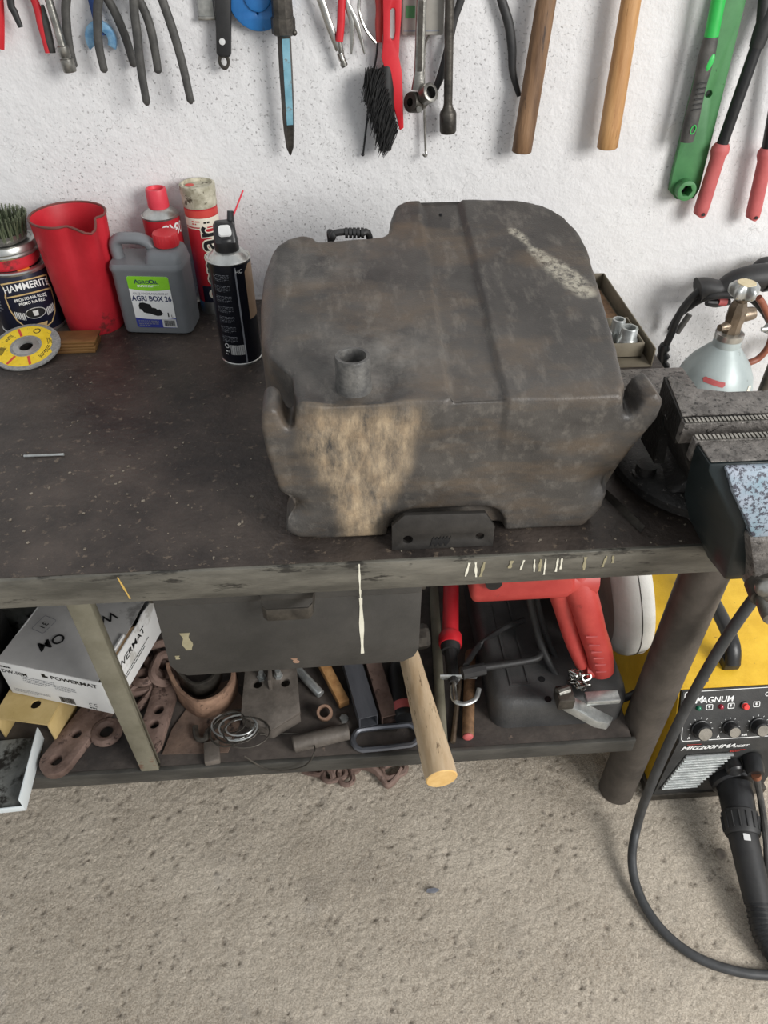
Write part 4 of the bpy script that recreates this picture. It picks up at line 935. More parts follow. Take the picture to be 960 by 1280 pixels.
# hand brush
t = wthing('hand_brush', 'red plastic hand brush with bushy black bristles hanging bristles down', 'brush', 485, .02)
o1 = [(479, -40), (480, 20), (480, 50), (478, 72), (481, 82), (500, 160), (503, 158), (501, 90), (497, 70), (498, 45), (500, 20), (501, -40)]
o1 = [wp(px, py, .026) for px, py in o1]; hole = [wp(px, py, .026) for px, py in ((486, 12), (489, 8), (493, 8), (495, 12), (495, 40), (493, 50), (489, 51), (486, 46))]
me = flat([[(p.x, p.z) for p in o1], [(p.x, p.z) for p in hole]], .010, .0015)
tag(fin('handle', me, 'red_plastic', t, mx=T(0, WALL-.026, 0) @ RX(90), w=True), 'red handle with a slot')
s = MB()
rnd = random.Random(5)
a = [wp(480, 84, .028), wp(499, 160, .028)]
for k in range(2200):
    f_ = rnd.random(); p = a[0]+(a[1]-a[0])*f_+Vector((rnd.uniform(-.010, .0), rnd.uniform(-.016, .004), rnd.uniform(-.002, .002)))
    side = rnd.uniform(.0, 1); L_ = .020+.022*rnd.random()
    d = Vector((-.42+.30*side-.05*f_+rnd.uniform(-.12, .12), rnd.uniform(-.25, .12), -1.0+.15*rnd.random()))
    p = p+Vector((-.020*side*(1-.2*f_), 0, 0)); q = p+d*L_
    s.tube([p, (p+q)/2+Vector((rnd.uniform(-.001, .001), 0, 0)), q], [.0009, .0008, .0004], 3, cap=False)
o = fin('bristles', s, 'bristle', t, w=True, sharp=180, clean=False); o['kind'] = 'stuff'; o['label'] = 'bushy black bristles'
core = smooth_path([wp(484, 82, .028), wp(481, 110, .028), wp(481, 150, .028), wp(482, 188, .028)], 5)
fin('bristle_core', MB().tube(core, lerp_list([.007, .015, .016, .009], len(core)), 12, flat=(1, .7)), 'bristle', t, w=True)
nail(t, wp(490, -30).x, wp(490, -30).z+.012, .04)
# clear case behind
t = wthing('plastic_case', 'small grey translucent plastic case with green label behind the spanner', 'case', 528, .01)
a, b_ = wp(502, 44, .012), wp(554, 38, .012)
fin('case_body', MB().box((a.x, WALL-.018, a.z), (b_.x, WALL-.001, a.z+.11)), 'clear_case', t, w=True, bev=.003)
a, b_ = wp(507, 23, .020), wp(519, 7, .020); fin('green_label', MB().box((a.x, WALL-.0188, a.z), (b_.x, WALL-.018, b_.z)), 'green_paint', t, w=True)
a, b_ = wp(505, 40, .020), wp(550, 26, .020); fin('window_rim', MB().box((a.x, WALL-.0186, a.z), (b_.x, WALL-.018, a.z+.002)), 'grey_print', t, w=True)
# ratchet spanner
t = wthing('ratchet_spanner', 'grimy steel ratchet ring spanner with double socket head', 'spanner', 524, .03)
a, b_ = wp(527, 0, .034), wp(523, 112, .034); u = up_from(a, b_, .06)
fin('shank', MB().tube([u, a, a+(b_-a)*.8, b_], [.0068, .0072, .0074, .011], 12, flat=(1, .55)), 'steel', t, w=True)
bar(a+Vector((-.001, -.0045, 0)), a+(b_-a)*.78+Vector((0, -.0045, 0)), .0034, .0034, .001, 'shank_groove', 'steel_dark', t, 0)
q = wp(518, 128, .036); fin('ring_socket', MB().lathe([(.006, -.010), (.0135, -.010), (.0145, -.008), (.0145, .008), (.0135, .010), (.006, .010)], 20, cap=False), 'steel_dark', t, mx=T(q.x, q.y, q.z) @ RZ(-50) @ RX(80), w=True)
q = wp(534, 118, .046); fin('ring_socket', MB().lathe([(.0085, -.007), (.0125, -.007), (.0135, -.005), (.0135, .009), (.0120, .010), (.0085, .010)], 20, cap=False), 'steel', t, mx=T(q.x, q.y, q.z) @ RZ(35) @ RX(62), w=True)
fin('socket_core', MB().lathe([(.001, -.006), (.0086, -.006), (.0086, -.003), (.001, -.003)], 12), 'black_print', t, mx=T(q.x, q.y, q.z) @ RZ(35) @ RX(62), w=True)
q = wp(523, 134, .042); fin('head_bolt', MB().lathe([(.001, 0), (.0048, 0), (.0048, .012), (.004, .013), (.001, .013)], 12), 'steel', t, mx=T(q.x, q.y, q.z) @ RX(90), w=True)
q = wp(526, 126, .036); fin('head_body', MB().sphere(q, .0125, 12, sc=(1, .7, 1.1)), 'steel', t, w=True)
nail(t, u.x, u.z-.004, .045)
t = wthing('hook_rod', 'thin bright rod with a small hook, passing behind the ratchet spanner', 'rod', 531, .012)
q = smooth_path([wp(545, 30, .010), wp(536, 45, .010), wp(531, 60, .010), wp(530, 110, .012), wp(531, 160, .014), wp(532, 190, .014)], 6)
fin('rod', MB().tube(q, .0018, 8), 'steel', t, w=True)
fin('hook', MB().tube(smooth_path([wp(532, 189, .014), wp(533, 194, .016), wp(531, 195, .022), wp(529, 193, .024)], 4), .0020, 8), 'steel', t, w=True)
fin('upper_rod', MB().tube([wp(545, 30, .010), wp(556, -10, .010)], .0018, 8), 'steel', t, w=True); nail(t, wp(556, -10, .01).x-.003, wp(556, -10, .01).z-.004, .02)
# wheel wrench
t = wthing('wheel_wrench', 'dark steel wheel wrench with round socket end pointing down', 'wrench', 560, .03)
a, b_ = wp(562, 0, .030), wp(560, 132, .030); u = up_from(a, b_, .13)
fin('bar', MB().tube([u, a, b_], .0068, 16), 'steel_dark', t, w=True)
e = wp(560, 166, .030); d = e-b_
fin('socket', MB().tube([b_-d*.05, b_+d*.08, b_+d*.20, b_+d*.30, b_+d*.92, e], [.0070, .0080, .0118, .0132, .0132, .0115], 24), 'steel_dark', t, w=True)
nail(t, u.x, u.z-.012, .045)
t = wthing('flat_lever', 'black flat curved lever slanting behind the wheel wrench', 'lever', 555, .012)
q = smooth_path([wp(583, -30, .012), wp(576, 0, .012), wp(568, 25, .012), wp(560, 60, .012), wp(551, 95, .012), wp(541, 118, .012)], 6)
fin('lever_bar', MB().tube(q, lerp_list([.006, .0058, .005, .0058, .0062, .0045], len(q)), 10, flat=(1, .4)), 'black_rubber', t, w=True); nail(t, q[0].x-.004, q[0].z+.001, .02)
# black curved rod
t = wthing('curved_lever', 'black curved rod hanging beside the dark hammer handle', 'lever', 640, .012)
q = smooth_path([wp(620, -30, .014), wp(627, 0, .014), wp(636, 30, .014), wp(640, 60, .014), wp(641, 90, .014), wp(649, 120, .014)], 6)
fin('lever_bar', MB().tube(q, lerp_list([.006, .0068, .0072, .0068, .0056, .0036], len(q)), 12, flat=(1, .7)), 'black_rubber', t, w=True); nail(t, q[0].x+.008, q[0].z+.0, .02)
# hammers
def hammer(label, top, bot, r0, r1, m, off):
    t = wthing('hammer', label, 'hammer', top[0], off)
    a, b_ = wp(*top, off), wp(*bot, off); u = up_from(a, b_, .12); d = b_-u
    pts = [u+d*k/10 for k in range(11)]; rs = lerp_list([r0*.85, r0*.95, r0, r1*1.06, r1*1.08], 11); 
    s = MB().tube(pts+[b_+d.normalized()*.002], rs+[rs[-1]*.86], 18, flat=(1, .8)); fin('handle', s, m, t, w=True, sharp=50)
    h0 = u; fin('hammer_head', MB().tube([h0+Vector((-.06, 0, 0)), h0+Vector((-.05, 0, 0)), h0+Vector((-.02, 0, 0)), h0+Vector((.02, 0, 0)), h0+Vector((.05, 0, 0)), h0+Vector((.06, 0, 0))], [.017, .020, .018, .018, .020, .017], 8), 'steel_dark', t, w=True, sharp=20)
    nail(t, u.x-.03, u.z-.0205, .06); nail(t, u.x+.03, u.z-.0205, .06)
hammer('hammer with a dark stained brown wooden handle', (683, 0), (652, 189), .0150, .0150, 'wood_dark', .032)
hammer('hammer with a honey-coloured wooden handle', (789, 0), (759, 184), .0150, .0155, 'wood_honey', .036)
# green bar wrench with hex socket
t = wthing('bar_wrench', 'long flat green painted bar wrench with hex socket at its foot', 'wrench', 880, .012)
pl = [(901, -30), (941, -30), (931, 0), (873, 236), (866, 247), (845, 248), (837, 238), (840, 220), (895, -6)]
P = [wp(px, py, .014) for px, py in pl]; hc = wp(885, 117, .014); hx = wp(853, 234, .014)
me = flat([[(p.x, p.z) for p in P], circ(hc.x, hc.z, .0062, 16), circ(hx.x, hx.z, .0100, 6)], .009, .0006)
fin('bar', me, 'green_paint', t, mx=T(0, WALL-.012, 0) @ RX(90), w=True)
s = MB(); ro, ri, n = .0155, .0105, 24
o_ = [(ro*math.cos(2*PI*k/n), ro*math.sin(2*PI*k/n)) for k in range(n)]
me = flat([o_, circ(0, 0, ri, 6)], .024, .0008); q = wp(855, 234, .028)
fin('hex_socket', me, 'green_paint', t, mx=T(hx.x, WALL-.022, hx.z) @ RX(90), w=True)
fin('socket_bottom', flat([circ(0, 0, ri, 6)], .001), 'black_print', t, mx=T(hx.x, WALL-.014, hx.z) @ RX(90), w=True)
nail(t, wp(915, -20).x, wp(915, -20).z)
t = wthing('hand_file', 'tool with bright green and grey rubber grip hanging over the green bar', 'hand tool', 875, .03)
a, b_ = wp(898, 0, .036), wp(889, 46, .036); e = wp(858, 177, .036); u = up_from(a, b_, .02)
fin('upper_handle', MB().tube([u, a, b_], [.0098, .0104, .0106], 18, flat=(1, .8)), 'green_bright', t, w=True)
d = e-b_; pts = [b_+d*k/12 for k in range(13)]; rs = [.0108, .0118, .0126, .0122, .0112, .0106, .0106, .0108, .0112, .0118, .0120, .0118, .0105]
fin('grip', MB().tube(pts, rs, 20, flat=(1, .8)), 'grip_grey', t, w=True)
q = b_+d*.22; fin('grip_inlay', MB().sphere((0, 0, 0), .005, 10, sc=(1, .5, 2.4)), 'green_bright', t, mx=T(q.x+.004, WALL-.0445, q.z) @ RY(12), w=True)
q = b_+d*.86; fin('hanging_hole', flat([circ(0, 0, .0045, 16, .0072), circ(0, 0, .003, 16, .0055)], .002), 'green_bright', t, mx=T(q.x+.002, WALL-.0455, q.z) @ RX(90) @ RZ(-12), w=True)
for k in range(6):
    q = b_+d*(.42+.05*k); fin('grip_rib', MB().tube([q+Vector((-.006, -.0090, .0005)), q+Vector((.006, -.0090, .002))], .0012, 6), 'black_rubber', t, w=True)
fin('shaft', MB().tube([u, up_from(a, b_, .14)], .004, 10), 'steel', t, w=True); nail(t, up_from(a, b_, .04).x-.006, up_from(a, b_, .04).z, .05)
# bolt cutters
t = wthing('bolt_cutter', 'bolt cutter with black tube arms and faded red rubber grips', 'bolt cutter', 930, .03)
tip = None
for k, (a1, a2, a3, off) in enumerate((((952, 40), (900, 188), (874, 270), .030), ((985, 40), (958, 193), (940, 274), .030))):
    a, b_, e = wp(*a1, off), wp(*a2, off), wp(*a3, off)
    fin('arm', MB().tube([up_from(a, b_, .0), a+(b_-a)*1.02], .0092, 16), 'black_plastic', t, w=True)
    fin('arm_sleeve', MB().tube([up_from(a, b_, .05), a, a+(b_-a)*.12], [.0115, .0125, .0108], 16), 'black_rubber', t, w=True)
    d = e-b_; fin('grip', MB().tube([b_-d*.10, b_-d*.04, b_+d*.02, b_+d*.10, b_+d*.5, b_+d*.85, e-d*.04, e+Vector((-.002, 0, 0))], [.0112, .0148, .0150, .0122, .0124, .0128, .0122, .0095], 18, flat=(1, .85)), 'red_faded', t, w=True, sharp=50)
    q = e-d*.06; fin('grip_hole', MB().lathe([(.001, 0), (.0028, 0), (.0028, .001), (.001, .001)], 12), 'black_print', t, mx=T(q.x+.001, WALL-off-.0112, q.z) @ RX(90), w=True)
h = up_from(wp(968, 20, .03), wp(958, 100, .03), .10)
fin('cutter_head', MB().prism([(h.x-.03, h.z-.03), (h.x+.03, h.z-.03), (h.x+.018, h.z+.06), (h.x-.018, h.z+.06)], WALL-.036, WALL-.024, 'y'), 'steel_dark', t, w=True, bev=.003)
for s_, px in ((-1, 952), (1, 985)):
    a = wp(px, 40, .03); fin('arm_link', MB().tube([a, h+Vector((s_*.016, 0, -.02))], .009, 12), 'black_rubber', t, w=True)
nail(t, h.x, h.z-.0, .045)
# ------------------------------------------------------------------ vise on its mounting plate
VX = .462
mp = fin('mounting_plate', MB().prism([(.42, .64), (.545, .64), (.556, .86), (.556, .905), (.536, .908), (.536, .985), (.365, .985), (.365, .80)], BENCH+.0003, BENCH+.010), 'vise_top', bev=.0015)
tag(mp, 'thick speckled steel mounting plate under the bench vise', 'steel plate')
v = thing('bench_vise', 'heavy black cast-iron bench vise with blue paint remains on the front jaw', 'vise', (VX, .74, BENCH+.010))
Z = BENCH+.0105
def rect(x0, x1, y0, y1, z): return [(x0, y0, z), (x1, y0, z), (x1, y1, z), (x0, y1, z)]
fin('base', MB().lathe([(.001, Z), (.108, Z), (.112, Z+.003), (.112, Z+.014), (.104, Z+.022), (.075, Z+.028), (.001, Z+.028)], 40), 'vise_iron', v, mx=T(VX, .735, 0), w=True)
for a in (200, 330, 90):
    bx, by = VX+.092*math.cos(R(a)), .735+.092*math.sin(R(a))
    bl = fin('bolt', MB().lathe([(.001, Z+.018), (.016, Z+.018), (.016, Z+.022), (.0125, Z+.0225), (.0125, Z+.034), (.001, Z+.034)], 20), 'vise_iron', v, mx=T(bx, by, 0), w=True)
fin('pedestal', MB().loft([rect(VX-.075, VX+.075, .655, .80, Z+.022), rect(VX-.050, VX+.050, .66, .77, .85), rect(VX-.05, VX+.05, .64, .75, .880)]), 'vise_iron', v, w=True, bev=.008, seg=3)
fin('slide_housing', MB().loft([rect(VX-.046, VX+.046, .615, .80, .835), rect(VX-.050, VX+.050, .612, .80, .855), rect(VX-.045, VX+.045, .612, .79, .875)]), 'vise_iron', v, w=True, bev=.006)
fin('jaw_neck', MB().loft([rect(VX-.060, VX+.060, .632, .72, .860), rect(VX-.080, VX+.080, .632, .705, .900), rect(VX-.098, VX+.1, .633, .682, .935)]), 'vise_iron', v, w=True, bev=.004)
fin('fixed_jaw', MB().prism([(VX-.101, .6325), (VX+.101, .6325), (VX+.101, .681), (VX-.030, .681), (VX-.060, .690), (VX-.083, .722), (VX-.090, .718)], .928, .960), 'vise_iron', v, w=True, bev=.002)
fin('jaw_wing', MB().prism([(.685, .86), (.70, .93), (.722, .958), (.715, .93), (.735, .86)], VX-.088, VX-.076, 'x'), 'vise_iron', v, w=True)
fin('jaw_top', MB().prism([(VX-.099, .6375), (VX+.099, .6375), (VX+.099, .679), (VX-.031, .679), (VX-.062, .688), (VX-.083, .716), (VX-.088, .712)], .960, .9625), 'vise_top', v, w=True, bev=.0006)
# serrated jaw plates with teeth
for y0, y1, nm in ((.6225, .6325, 'jaw_plate'), (.592, .602, 'jaw_plate')):
    jp = fin(nm, MB().box((VX-.102, y0, .936), (VX+.102, y1, .9615)), 'vise_top', v, w=True, bev=.0008)
    s = MB(); k = 0; x = VX-.100
    while x < VX+.098:
        s.box((x, y0+.001, .9615), (x+.0026, y1-.001, .9632), ); x += .0045
    o = fin('teeth', s, 'steel', jp, mx=T(*(-Vector(v['_o'])))); o['kind'] = 'stuff'
# moving jaw
mj = [[(VX-wf, yf, z), (VX+wf, yf, z), (VX+wr, yr_, z), (VX-wr, yr_, z)] for z, yf, yr_, wf, wr in ((.785, .560, .598, .030, .036), (.815, .540, .600, .044, .054), (.850, .536, .598, .052, .077), (.888, .536, .596, .060, .094), (.925, .546, .5925, .084, .100), (.950, .556, .592, .100, .102), (.9585, .558, .592, .101, .101))]
fin('moving_jaw', MB().loft(mj), 'vise_blue', v, w=True, bev=.003)
fin('moving_jaw_top', MB().box((VX-.099, .5595, .9585), (VX+.099, .5915, .9608)), 'vise_top', v, w=True, bev=.001)
fin('painted_boss', MB().loft([[(VX-wf, yf, z), (VX+.09, yf, z), (VX+.09, .56, z), (VX-wf, .56, z)] for z, yf, wf in ((.886, .524, .048), (.905, .527, .058), (.930, .537, .074), (.9565, .551, .086))]), 'vise_patch', v, w=True, bev=.003)
fin('nose', MB().loft([rect(VX-.020, VX+.06, .520, .570, .800), rect(VX-.034, VX+.07, .516, .566, .840), rect(VX-.052, VX+.08, .524, .562, .8875)]), 'vise_top', v, w=True, bev=.005)
fin('slide_bar', MB().box((VX-.030, .598, .835), (VX+.030, .80, .868)), 'vise_iron', v, w=True, bev=.003)
sc0 = Vector((VX-.010, .500, .800))
fin('screw_collar', MB().tube([(VX-.012, .524, .822), (VX-.012, .506, .818), (VX-.012, .505, .818)], [.022, .022, .020], 28), 'steel_dark', v, w=True)
fin('screw_head', MB().tube([(VX-.012, .508, .818), (VX-.012, .488, .812), (VX-.012, .482, .810), (VX-.012, .481, .810)], [.0175, .0175, .0165, .014], 28), 'steel', v, w=True)
hd = fin('tommy_bar', MB().tube([(VX-.030, .497, .838), (VX+.055, .480, .727)], .0068, 14), 'steel', v, w=True)
fin('bar_end', MB().sphere((VX-.031, .497, .840), .0105, 12), 'steel', v, w=True); fin('bar_end', MB().sphere((VX+.056, .4795, .725), .0105, 12), 'steel', v, w=True)
# loose metal blade leaning on the base
tag(fin('hacksaw_blade', MB().box((-.0006, -.050, 0), (.0006, .050, .010), T(.335, .675, BENCH+.0012) @ RZ(20) @ RY(25)), 'steel_dark'), 'thin dark steel strip lying between the tank and the vise base', 'strip')

# ------------------------------------------------------------------ steel tray with sockets behind the vise
tr = thing('parts_tray', 'long narrow grey steel tray with compartments holding sockets', 'tray', (.465, 1.14, BENCH))
s = MB(); z0 = BENCH+.0005; x0, x1, y0, y1 = .385, .496, 1.005, 1.285; h = .032; t_ = .0022
fin('tray_floor', MB().box((x0, y0, z0), (x1, y1, z0+t_)), 'tray_paint', tr, w=True)
fin('tray_side', MB().box((x1-t_, y0, z0+t_), (x1, y1, z0+h)), 'tray_paint', tr, w=True, bev=.0006)
fin('tray_side', MB().box((x0, y0, z0+t_), (x0+t_, y1, z0+h)), 'tray_paint', tr, w=True, bev=.0006)
fin('tray_end', MB().box((x0+t_, y1-t_, z0+t_), (x1-t_, y1, z0+h)), 'tray_paint', tr, w=True, bev=.0006)
bx = thing('divider_box', 'small open grey steel box inside the tray with three sockets', 'box', (.455, 1.075, z0+t_))
a0, a1, b0, b1, hz = .405, .487, 1.030, 1.118, .026; zz = z0+t_+.0003
fin('box_floor', MB().box((a0, b0, zz), (a1, b1, zz+t_)), 'tray_paint', bx, w=True)
for q in (((a0, b0, zz), (a1, b0+t_, zz+hz)), ((a0, b1-t_, zz), (a1, b1, zz+hz)), ((a0, b0+t_, zz), (a0+t_, b1-t_, zz+hz)), ((a1-t_, b0+t_, zz), (a1, b1-t_, zz+hz))):
    fin('box_wall', MB().box(*q), 'tray_paint', bx, w=True, bev=.0005)
sz = zz+t_+.0003
for k, (x, y, r_, hh, lab_) in enumerate(((.4665, 1.052, .0165, .040, 'widest steel socket with stepped rim, in the tray box'), (.4610, 1.0880, .0135, .036, 'narrower steel socket behind the widest one in the tray box'), (.4330, 1.060, .0110, .028, 'smallest steel socket in the tray box, next to the tank'))):
    q = thing('socket', lab_, 'socket', (x, y, sz), group='sockets in the tray')
    fin('socket_body', MB().lathe([(r_*.6, 0), (r_, 0), (r_, hh*.45), (r_*.94, hh*.50), (r_*.82, hh*.58), (r_*.80, hh*.97), (r_*.76, hh), (r_*.55, hh), (r_*.52, hh*.6), (.001, hh*.6)], 28), 'zinc', q)
    fin('square_drive', MB().box((-r_*.3, -r_*.3, hh*.61), (r_*.3, r_*.3, hh*.62)), 'black_print', q)
q = fin('tray_block', MB().box((.395, 1.150, z0+t_+.0003), (.486, 1.268, z0+.010)), 'wood_dark', bev=.001); tag(q, 'dark brown flat block lying in the rear half of the tray', 'block')

# ------------------------------------------------------------------ gas cylinder and welding torch
gx, gy = .694, 1.150
g = thing('gas_cylinder', 'grey steel gas cylinder with red paint stroke and brass valve', 'gas cylinder', (gx, gy, 0))
r = .071
fin('cylinder', MB().lathe([(.001, 0), (r-.012, 0), (r-.002, .01), (r, .025), (r, .655), (r-.002, .675), (r-.008, .697), (r-.019, .718), (r-.033, .735), (.029, .746), (.024, .752), (.0235, .772), (.022, .775), (.001, .775)], 48), 'gas_grey', g)
me = subdivide(flat([[(-.018, -.005), (.017, -.0055), (.020, -.001), (.018, .005), (-.017, .0055), (-.021, .001)]]), .004)
q0 = Matrix.Identity(4)
def on_cyl(me, ang, zc, tilt):
    def prof(z):
        P_ = [(r, .655), (r-.002, .675), (r-.008, .697), (r-.019, .718), (r-.033, .735)]
        for (r0, z0_), (r1, z1_) in zip(P_, P_[1:]):
            if z0_ <= z <= z1_: return r0+(r1-r0)*(z-z0_)/(z1_-z0_)
        return r
    def f_(q):
        x = q.x*math.cos(tilt)-q.y*math.sin(tilt); y = q.x*math.sin(tilt)+q.y*math.cos(tilt)
        z = zc+y*.8; rr = prof(z)+.0008; a = ang+x/rr; return Vector((rr*math.sin(a), -rr*math.cos(a), z))
    return warp(me, f_)
fin('paint_stroke', on_cyl(me, -.52, .706, -.10), 'red_faded', g)
fin('sticker', on_cyl(subdivide(flat([rrect(-.005, -.011, .005, .011, .002)]), .004), .62, .688, -.5), 'cream_print', g)
fin('neck_ring', MB().lathe([(.0225, .764), (.0245, .766), (.0245, .776), (.018, .778)], 32), 'tin_silver', g)
fin('valve_body', MB().loft([[(p[0], p[1], .775) for p in circ(0, 0, .0165, 8)], [(p[0], p[1], .795) for p in circ(0, 0, .0150, 8)], [(p[0], p[1], .800) for p in circ(0, 0, .0165, 8)], [(p[0], p[1], .822) for p in circ(0, 0, .0160, 8)], [(p[0], p[1], .835) for p in circ(0, 0, .0115, 8)]]), 'brass', g, sharp=20)
fin('outlet', MB().tube([(0, 0, .806), (.020, .004, .808), (.034, .006, .809)], [.010, .0125, .011], 12), 'brass', g)
fin('relief_plug', MB().tube([(0, 0, .793), (-.018, -.008, .792), (-.021, -.009, .792), (-.029, -.012, .792)], [.007, .008, .0062, .0062], 12), 'brass', g)
n = 60; rings = []
for f_, z_ in ((.75, .842), (1, .848), (1, .860), (.72, .868)):
    rings.append([((.0215+.0048*math.cos(5*2*PI*k/n))*f_*math.cos(2*PI*k/n), (.0215+.0048*math.cos(5*2*PI*k/n))*f_*math.sin(2*PI*k/n), z_) for k in range(n)])
hw = fin('hand_wheel', MB().loft(rings), 'knob_silver', g, sharp=60)
fin('wheel_stem', MB().tube([(0, 0, .83), (0, 0, .846)], .009, 14), 'brass', g)
fin('wheel_plate', MB().lathe([(.001, .8675), (.0155, .8675), (.0150, .8690), (.001, .8690)], 28), 'knob_plate', hw)
# torch and leads
TY = 1.235
def tp(px, py, y=TY): return at(px, py, y=y)
to = thing('welding_torch', 'black welding torch with ribbed handle hanging behind the gas cylinder', 'welding torch', (.72, TY, .80))
pts = smooth_path([tp(872, 362), tp(882, 360), tp(900, 361), tp(918, 352), tp(940, 347), tp(965, 346), tp(990, 352)], 5)
fin('handle', MB().tube(pts, lerp_list([.022, .0185, .016, .020, .023, .024, .022], len(pts)), 18), 'black_rubber', to, w=True)
fin('handle_collar', MB().tube([tp(954, 347), tp(958, 346.5)], .0255, 20), 'black_plastic', to, w=True)
fin('trigger', MB().tube(smooth_path([tp(883, 378), tp(895, 379), tp(912, 377)], 4), lerp_list([.006, .008, .006], 9), 10), 'black_plastic', to, w=True)
fin('trigger_button', MB().tube([tp(897, 376.5), tp(907, 377)], .0085, 12), 'red_faded', to, w=True)
pts = smooth_path([tp(876, 362), tp(862, 375), tp(848, 395), tp(840, 415), tp(832, 432), tp(828, 440)], 5)
fin('lead', MB().tube(pts, .0068, 12), 'black_rubber', to, w=True)
pts = [tp(831, 430), tp(830, 436), tp(828, 441), tp(829, 446), tp(827, 452), tp(829, 458), tp(830, 466)]
fin('strain_relief', MB().tube(pts, [.008, .0115, .0085, .0125, .009, .0125, .010], 14), 'black_plastic', to, w=True)
q = smooth_path([tp(830, 466), tp(826, 520), tp(835, 640), at(860, 700, y=1.22)], 5); fin('lead', MB().tube(q, .0068, 10), 'black_rubber', to, w=True)
gl = smooth_path([at(990, 330, y=1.262), at(958, 331, y=1.262), at(950, 335, y=1.262), at(944, 342, y=1.262)], 4)
fin('rear_hose', MB().tube(gl, .0145, 16), 'black_rubber', to, w=True)
cable = thing('torch_cable', 'black cable looped over the gas cylinder valve', 'cable', (.70, 1.19, .75))
pts = smooth_path([tp(838, 412, 1.275), tp(847, 396, 1.268), tp(860, 385, 1.25), tp(880, 373, 1.225), tp(905, 369, 1.215), tp(935, 372, 1.205), tp(950, 384, 1.205), tp(962, 402, 1.205), tp(985, 450, 1.205)], 5)
fin('cable_sheath', MB().tube(pts, .0062, 12), 'black_rubber', cable, w=True)
pl = [tp(862, 393, 1.283), tp(846, 416, 1.283)]
fin('cable_ferrule', MB().tube(pl, .0058, 12), 'grip_grey', cable, w=True)
hs = thing('gas_hose', 'rusty brown rubber gas hose with clamp curving beside the cylinder', 'hose', (.80, 1.19, .65))
pts = smooth_path([tp(948, 372, 1.19), tp(956, 385, 1.19), tp(965, 410, 1.19), tp(961, 432, 1.19), tp(948, 448, 1.19), tp(930, 456, 1.19), tp(905, 470, 1.225)], 5)
fin('hose_tube', MB().tube(pts, .0062, 12), 'hose_brown', hs, w=True)
fin('hose_clamp', MB().tube([tp(958, 410, 1.18), tp(966, 412, 1.18)], .009, 14), 'zinc', hs, w=True); fin('clamp_screw', MB().tube([tp(952, 412, 1.175), tp(959, 411, 1.175)], .0042, 10), 'zinc', hs, w=True)
a, b_ = at(957, 440, y=1.24), at(944, 512, y=1.24)
pole = thing('cart_upright', 'thin dark steel upright standing between the gas cylinder and the wall', 'post', (b_.x, 1.24, 0))
fin('post', MB().tube([(b_.x, 1.24, 0), (b_.x, 1.24, .70)], .0095, 14), 'steel_dark', pole, w=True); fin('cross_bar', MB().tube([(b_.x, 1.24, .70), (b_.x+.12, 1.24, .70)], .0095, 14), 'steel_dark', pole, w=True); fin('foot', MB().box((b_.x-.05, 1.20, -.004), (b_.x+.17, 1.28, .006)), 'steel_dark', pole, w=True)
# ------------------------------------------------------------------ welding machine on the floor
wx0, wx1 = .578, .800; wy = .690
w = thing('welding_machine', 'yellow and black inverter welding machine standing on the floor', 'welding machine', (.69, .85, 0))
Zb, Zm, Zt = .022, .215, .300
wx0m = .574
prof = [(wy, Zb), (wy, .205), (wy+.048, Zt), (wy+.36, Zt), (wy+.36, Zb)]
fin('housing', MB().prism([(a, b_) for a, b_ in prof], wx0+.002, wx1-.002, 'x'), 'weld_black', w, w=True)
cov = [(wy+.055, Zt+.003), (wy+.35, Zt+.003), (wy+.35, Zb+.004)]
fin('cover_top', MB().box((wx0-.001, wy+.050, Zt), (wx1+.001, wy+.358, Zt+.0035)), 'weld_yellow', w, w=True, bev=.001)
side = [(wy+.012, Zb+.004), (wy+.012, .205), (wy+.052, Zt+.001), (wy+.358, Zt+.001), (wy+.358, Zb+.004)]
fin('cover_side', MB().prism(side, wx0-.0015, wx0+.0015, 'x'), 'weld_yellow', w, w=True, bev=.0006)
fin('cover_side', MB().prism(side, wx1-.0015, wx1+.0015, 'x'), 'weld_yellow', w, w=True, bev=.0006)
# the sloping control panel: local frame u (right), v (up the slope)
sl = Vector((0, .048, Zt-.205)); SL = sl.length; ang = math.degrees(math.atan2(sl.z, sl.y))
PM = T(wx0+.004, wy-.0008, .205) @ RX(ang)
KX = 1.32
PWd = wx1-wx0-.008
fin('panel_plate', MB().box((0, .002, 0), (PWd, SL-.001, .001)), 'weld_black', w, mx=T(-.69, -.85, 0) @ PM)
WL = T(-.69, -.85, 0)
def pp(name, me, m, dz=.0012): return fin(name, me, m, w, mx=WL @ PM @ T(0, 0, dz))
o_ = rrect(.003, .006, PWd-.003, SL-.001, .006); i_ = rrect(.0042, .0072, PWd-.0042, SL-.0022, .005)
pp('panel_line', flat([o_, i_]), 'white_print')
def ptx(s_, size, x, y, bold=0, sx=1, shear=0, m='white_print', sp=1): me = text2d(s_, size, bold, sx, 'CENTER', shear, sp); me.transform(T(x, y, 0)); return pp('lettering', me, m)
ptx('M', .0200, .030, SL-.019, .010, .95, .12); ptx('AGNUM', .0160, .064, SL-.0202, .010, 1.0, .12)
for xx in (.155, .1635):
    pp('ce_mark', flat([[(xx+.0042*math.cos(R(a)), SL-.015+.0042*math.sin(R(a))) for a in range(60, 301, 20)]+[(xx+.003*math.cos(R(a)), SL-.015+.003*math.sin(R(a))) for a in range(300, 59, -20)]]), 'white_print')
pp('ce_mark', MB().box((.1600, SL-.0155, 0), (.1630, SL-.0145, .0001)).mesh('e'), 'white_print')
ly = SL-.034
for x, m in ((.030, 'led_green'), (.071, 'led_red')):
    pp('indicator', MB().lathe([(.0046, 0), (.0046, .002), (.003, .005), (.001, .006)], 18, mx=T(x, ly, 0)), m)
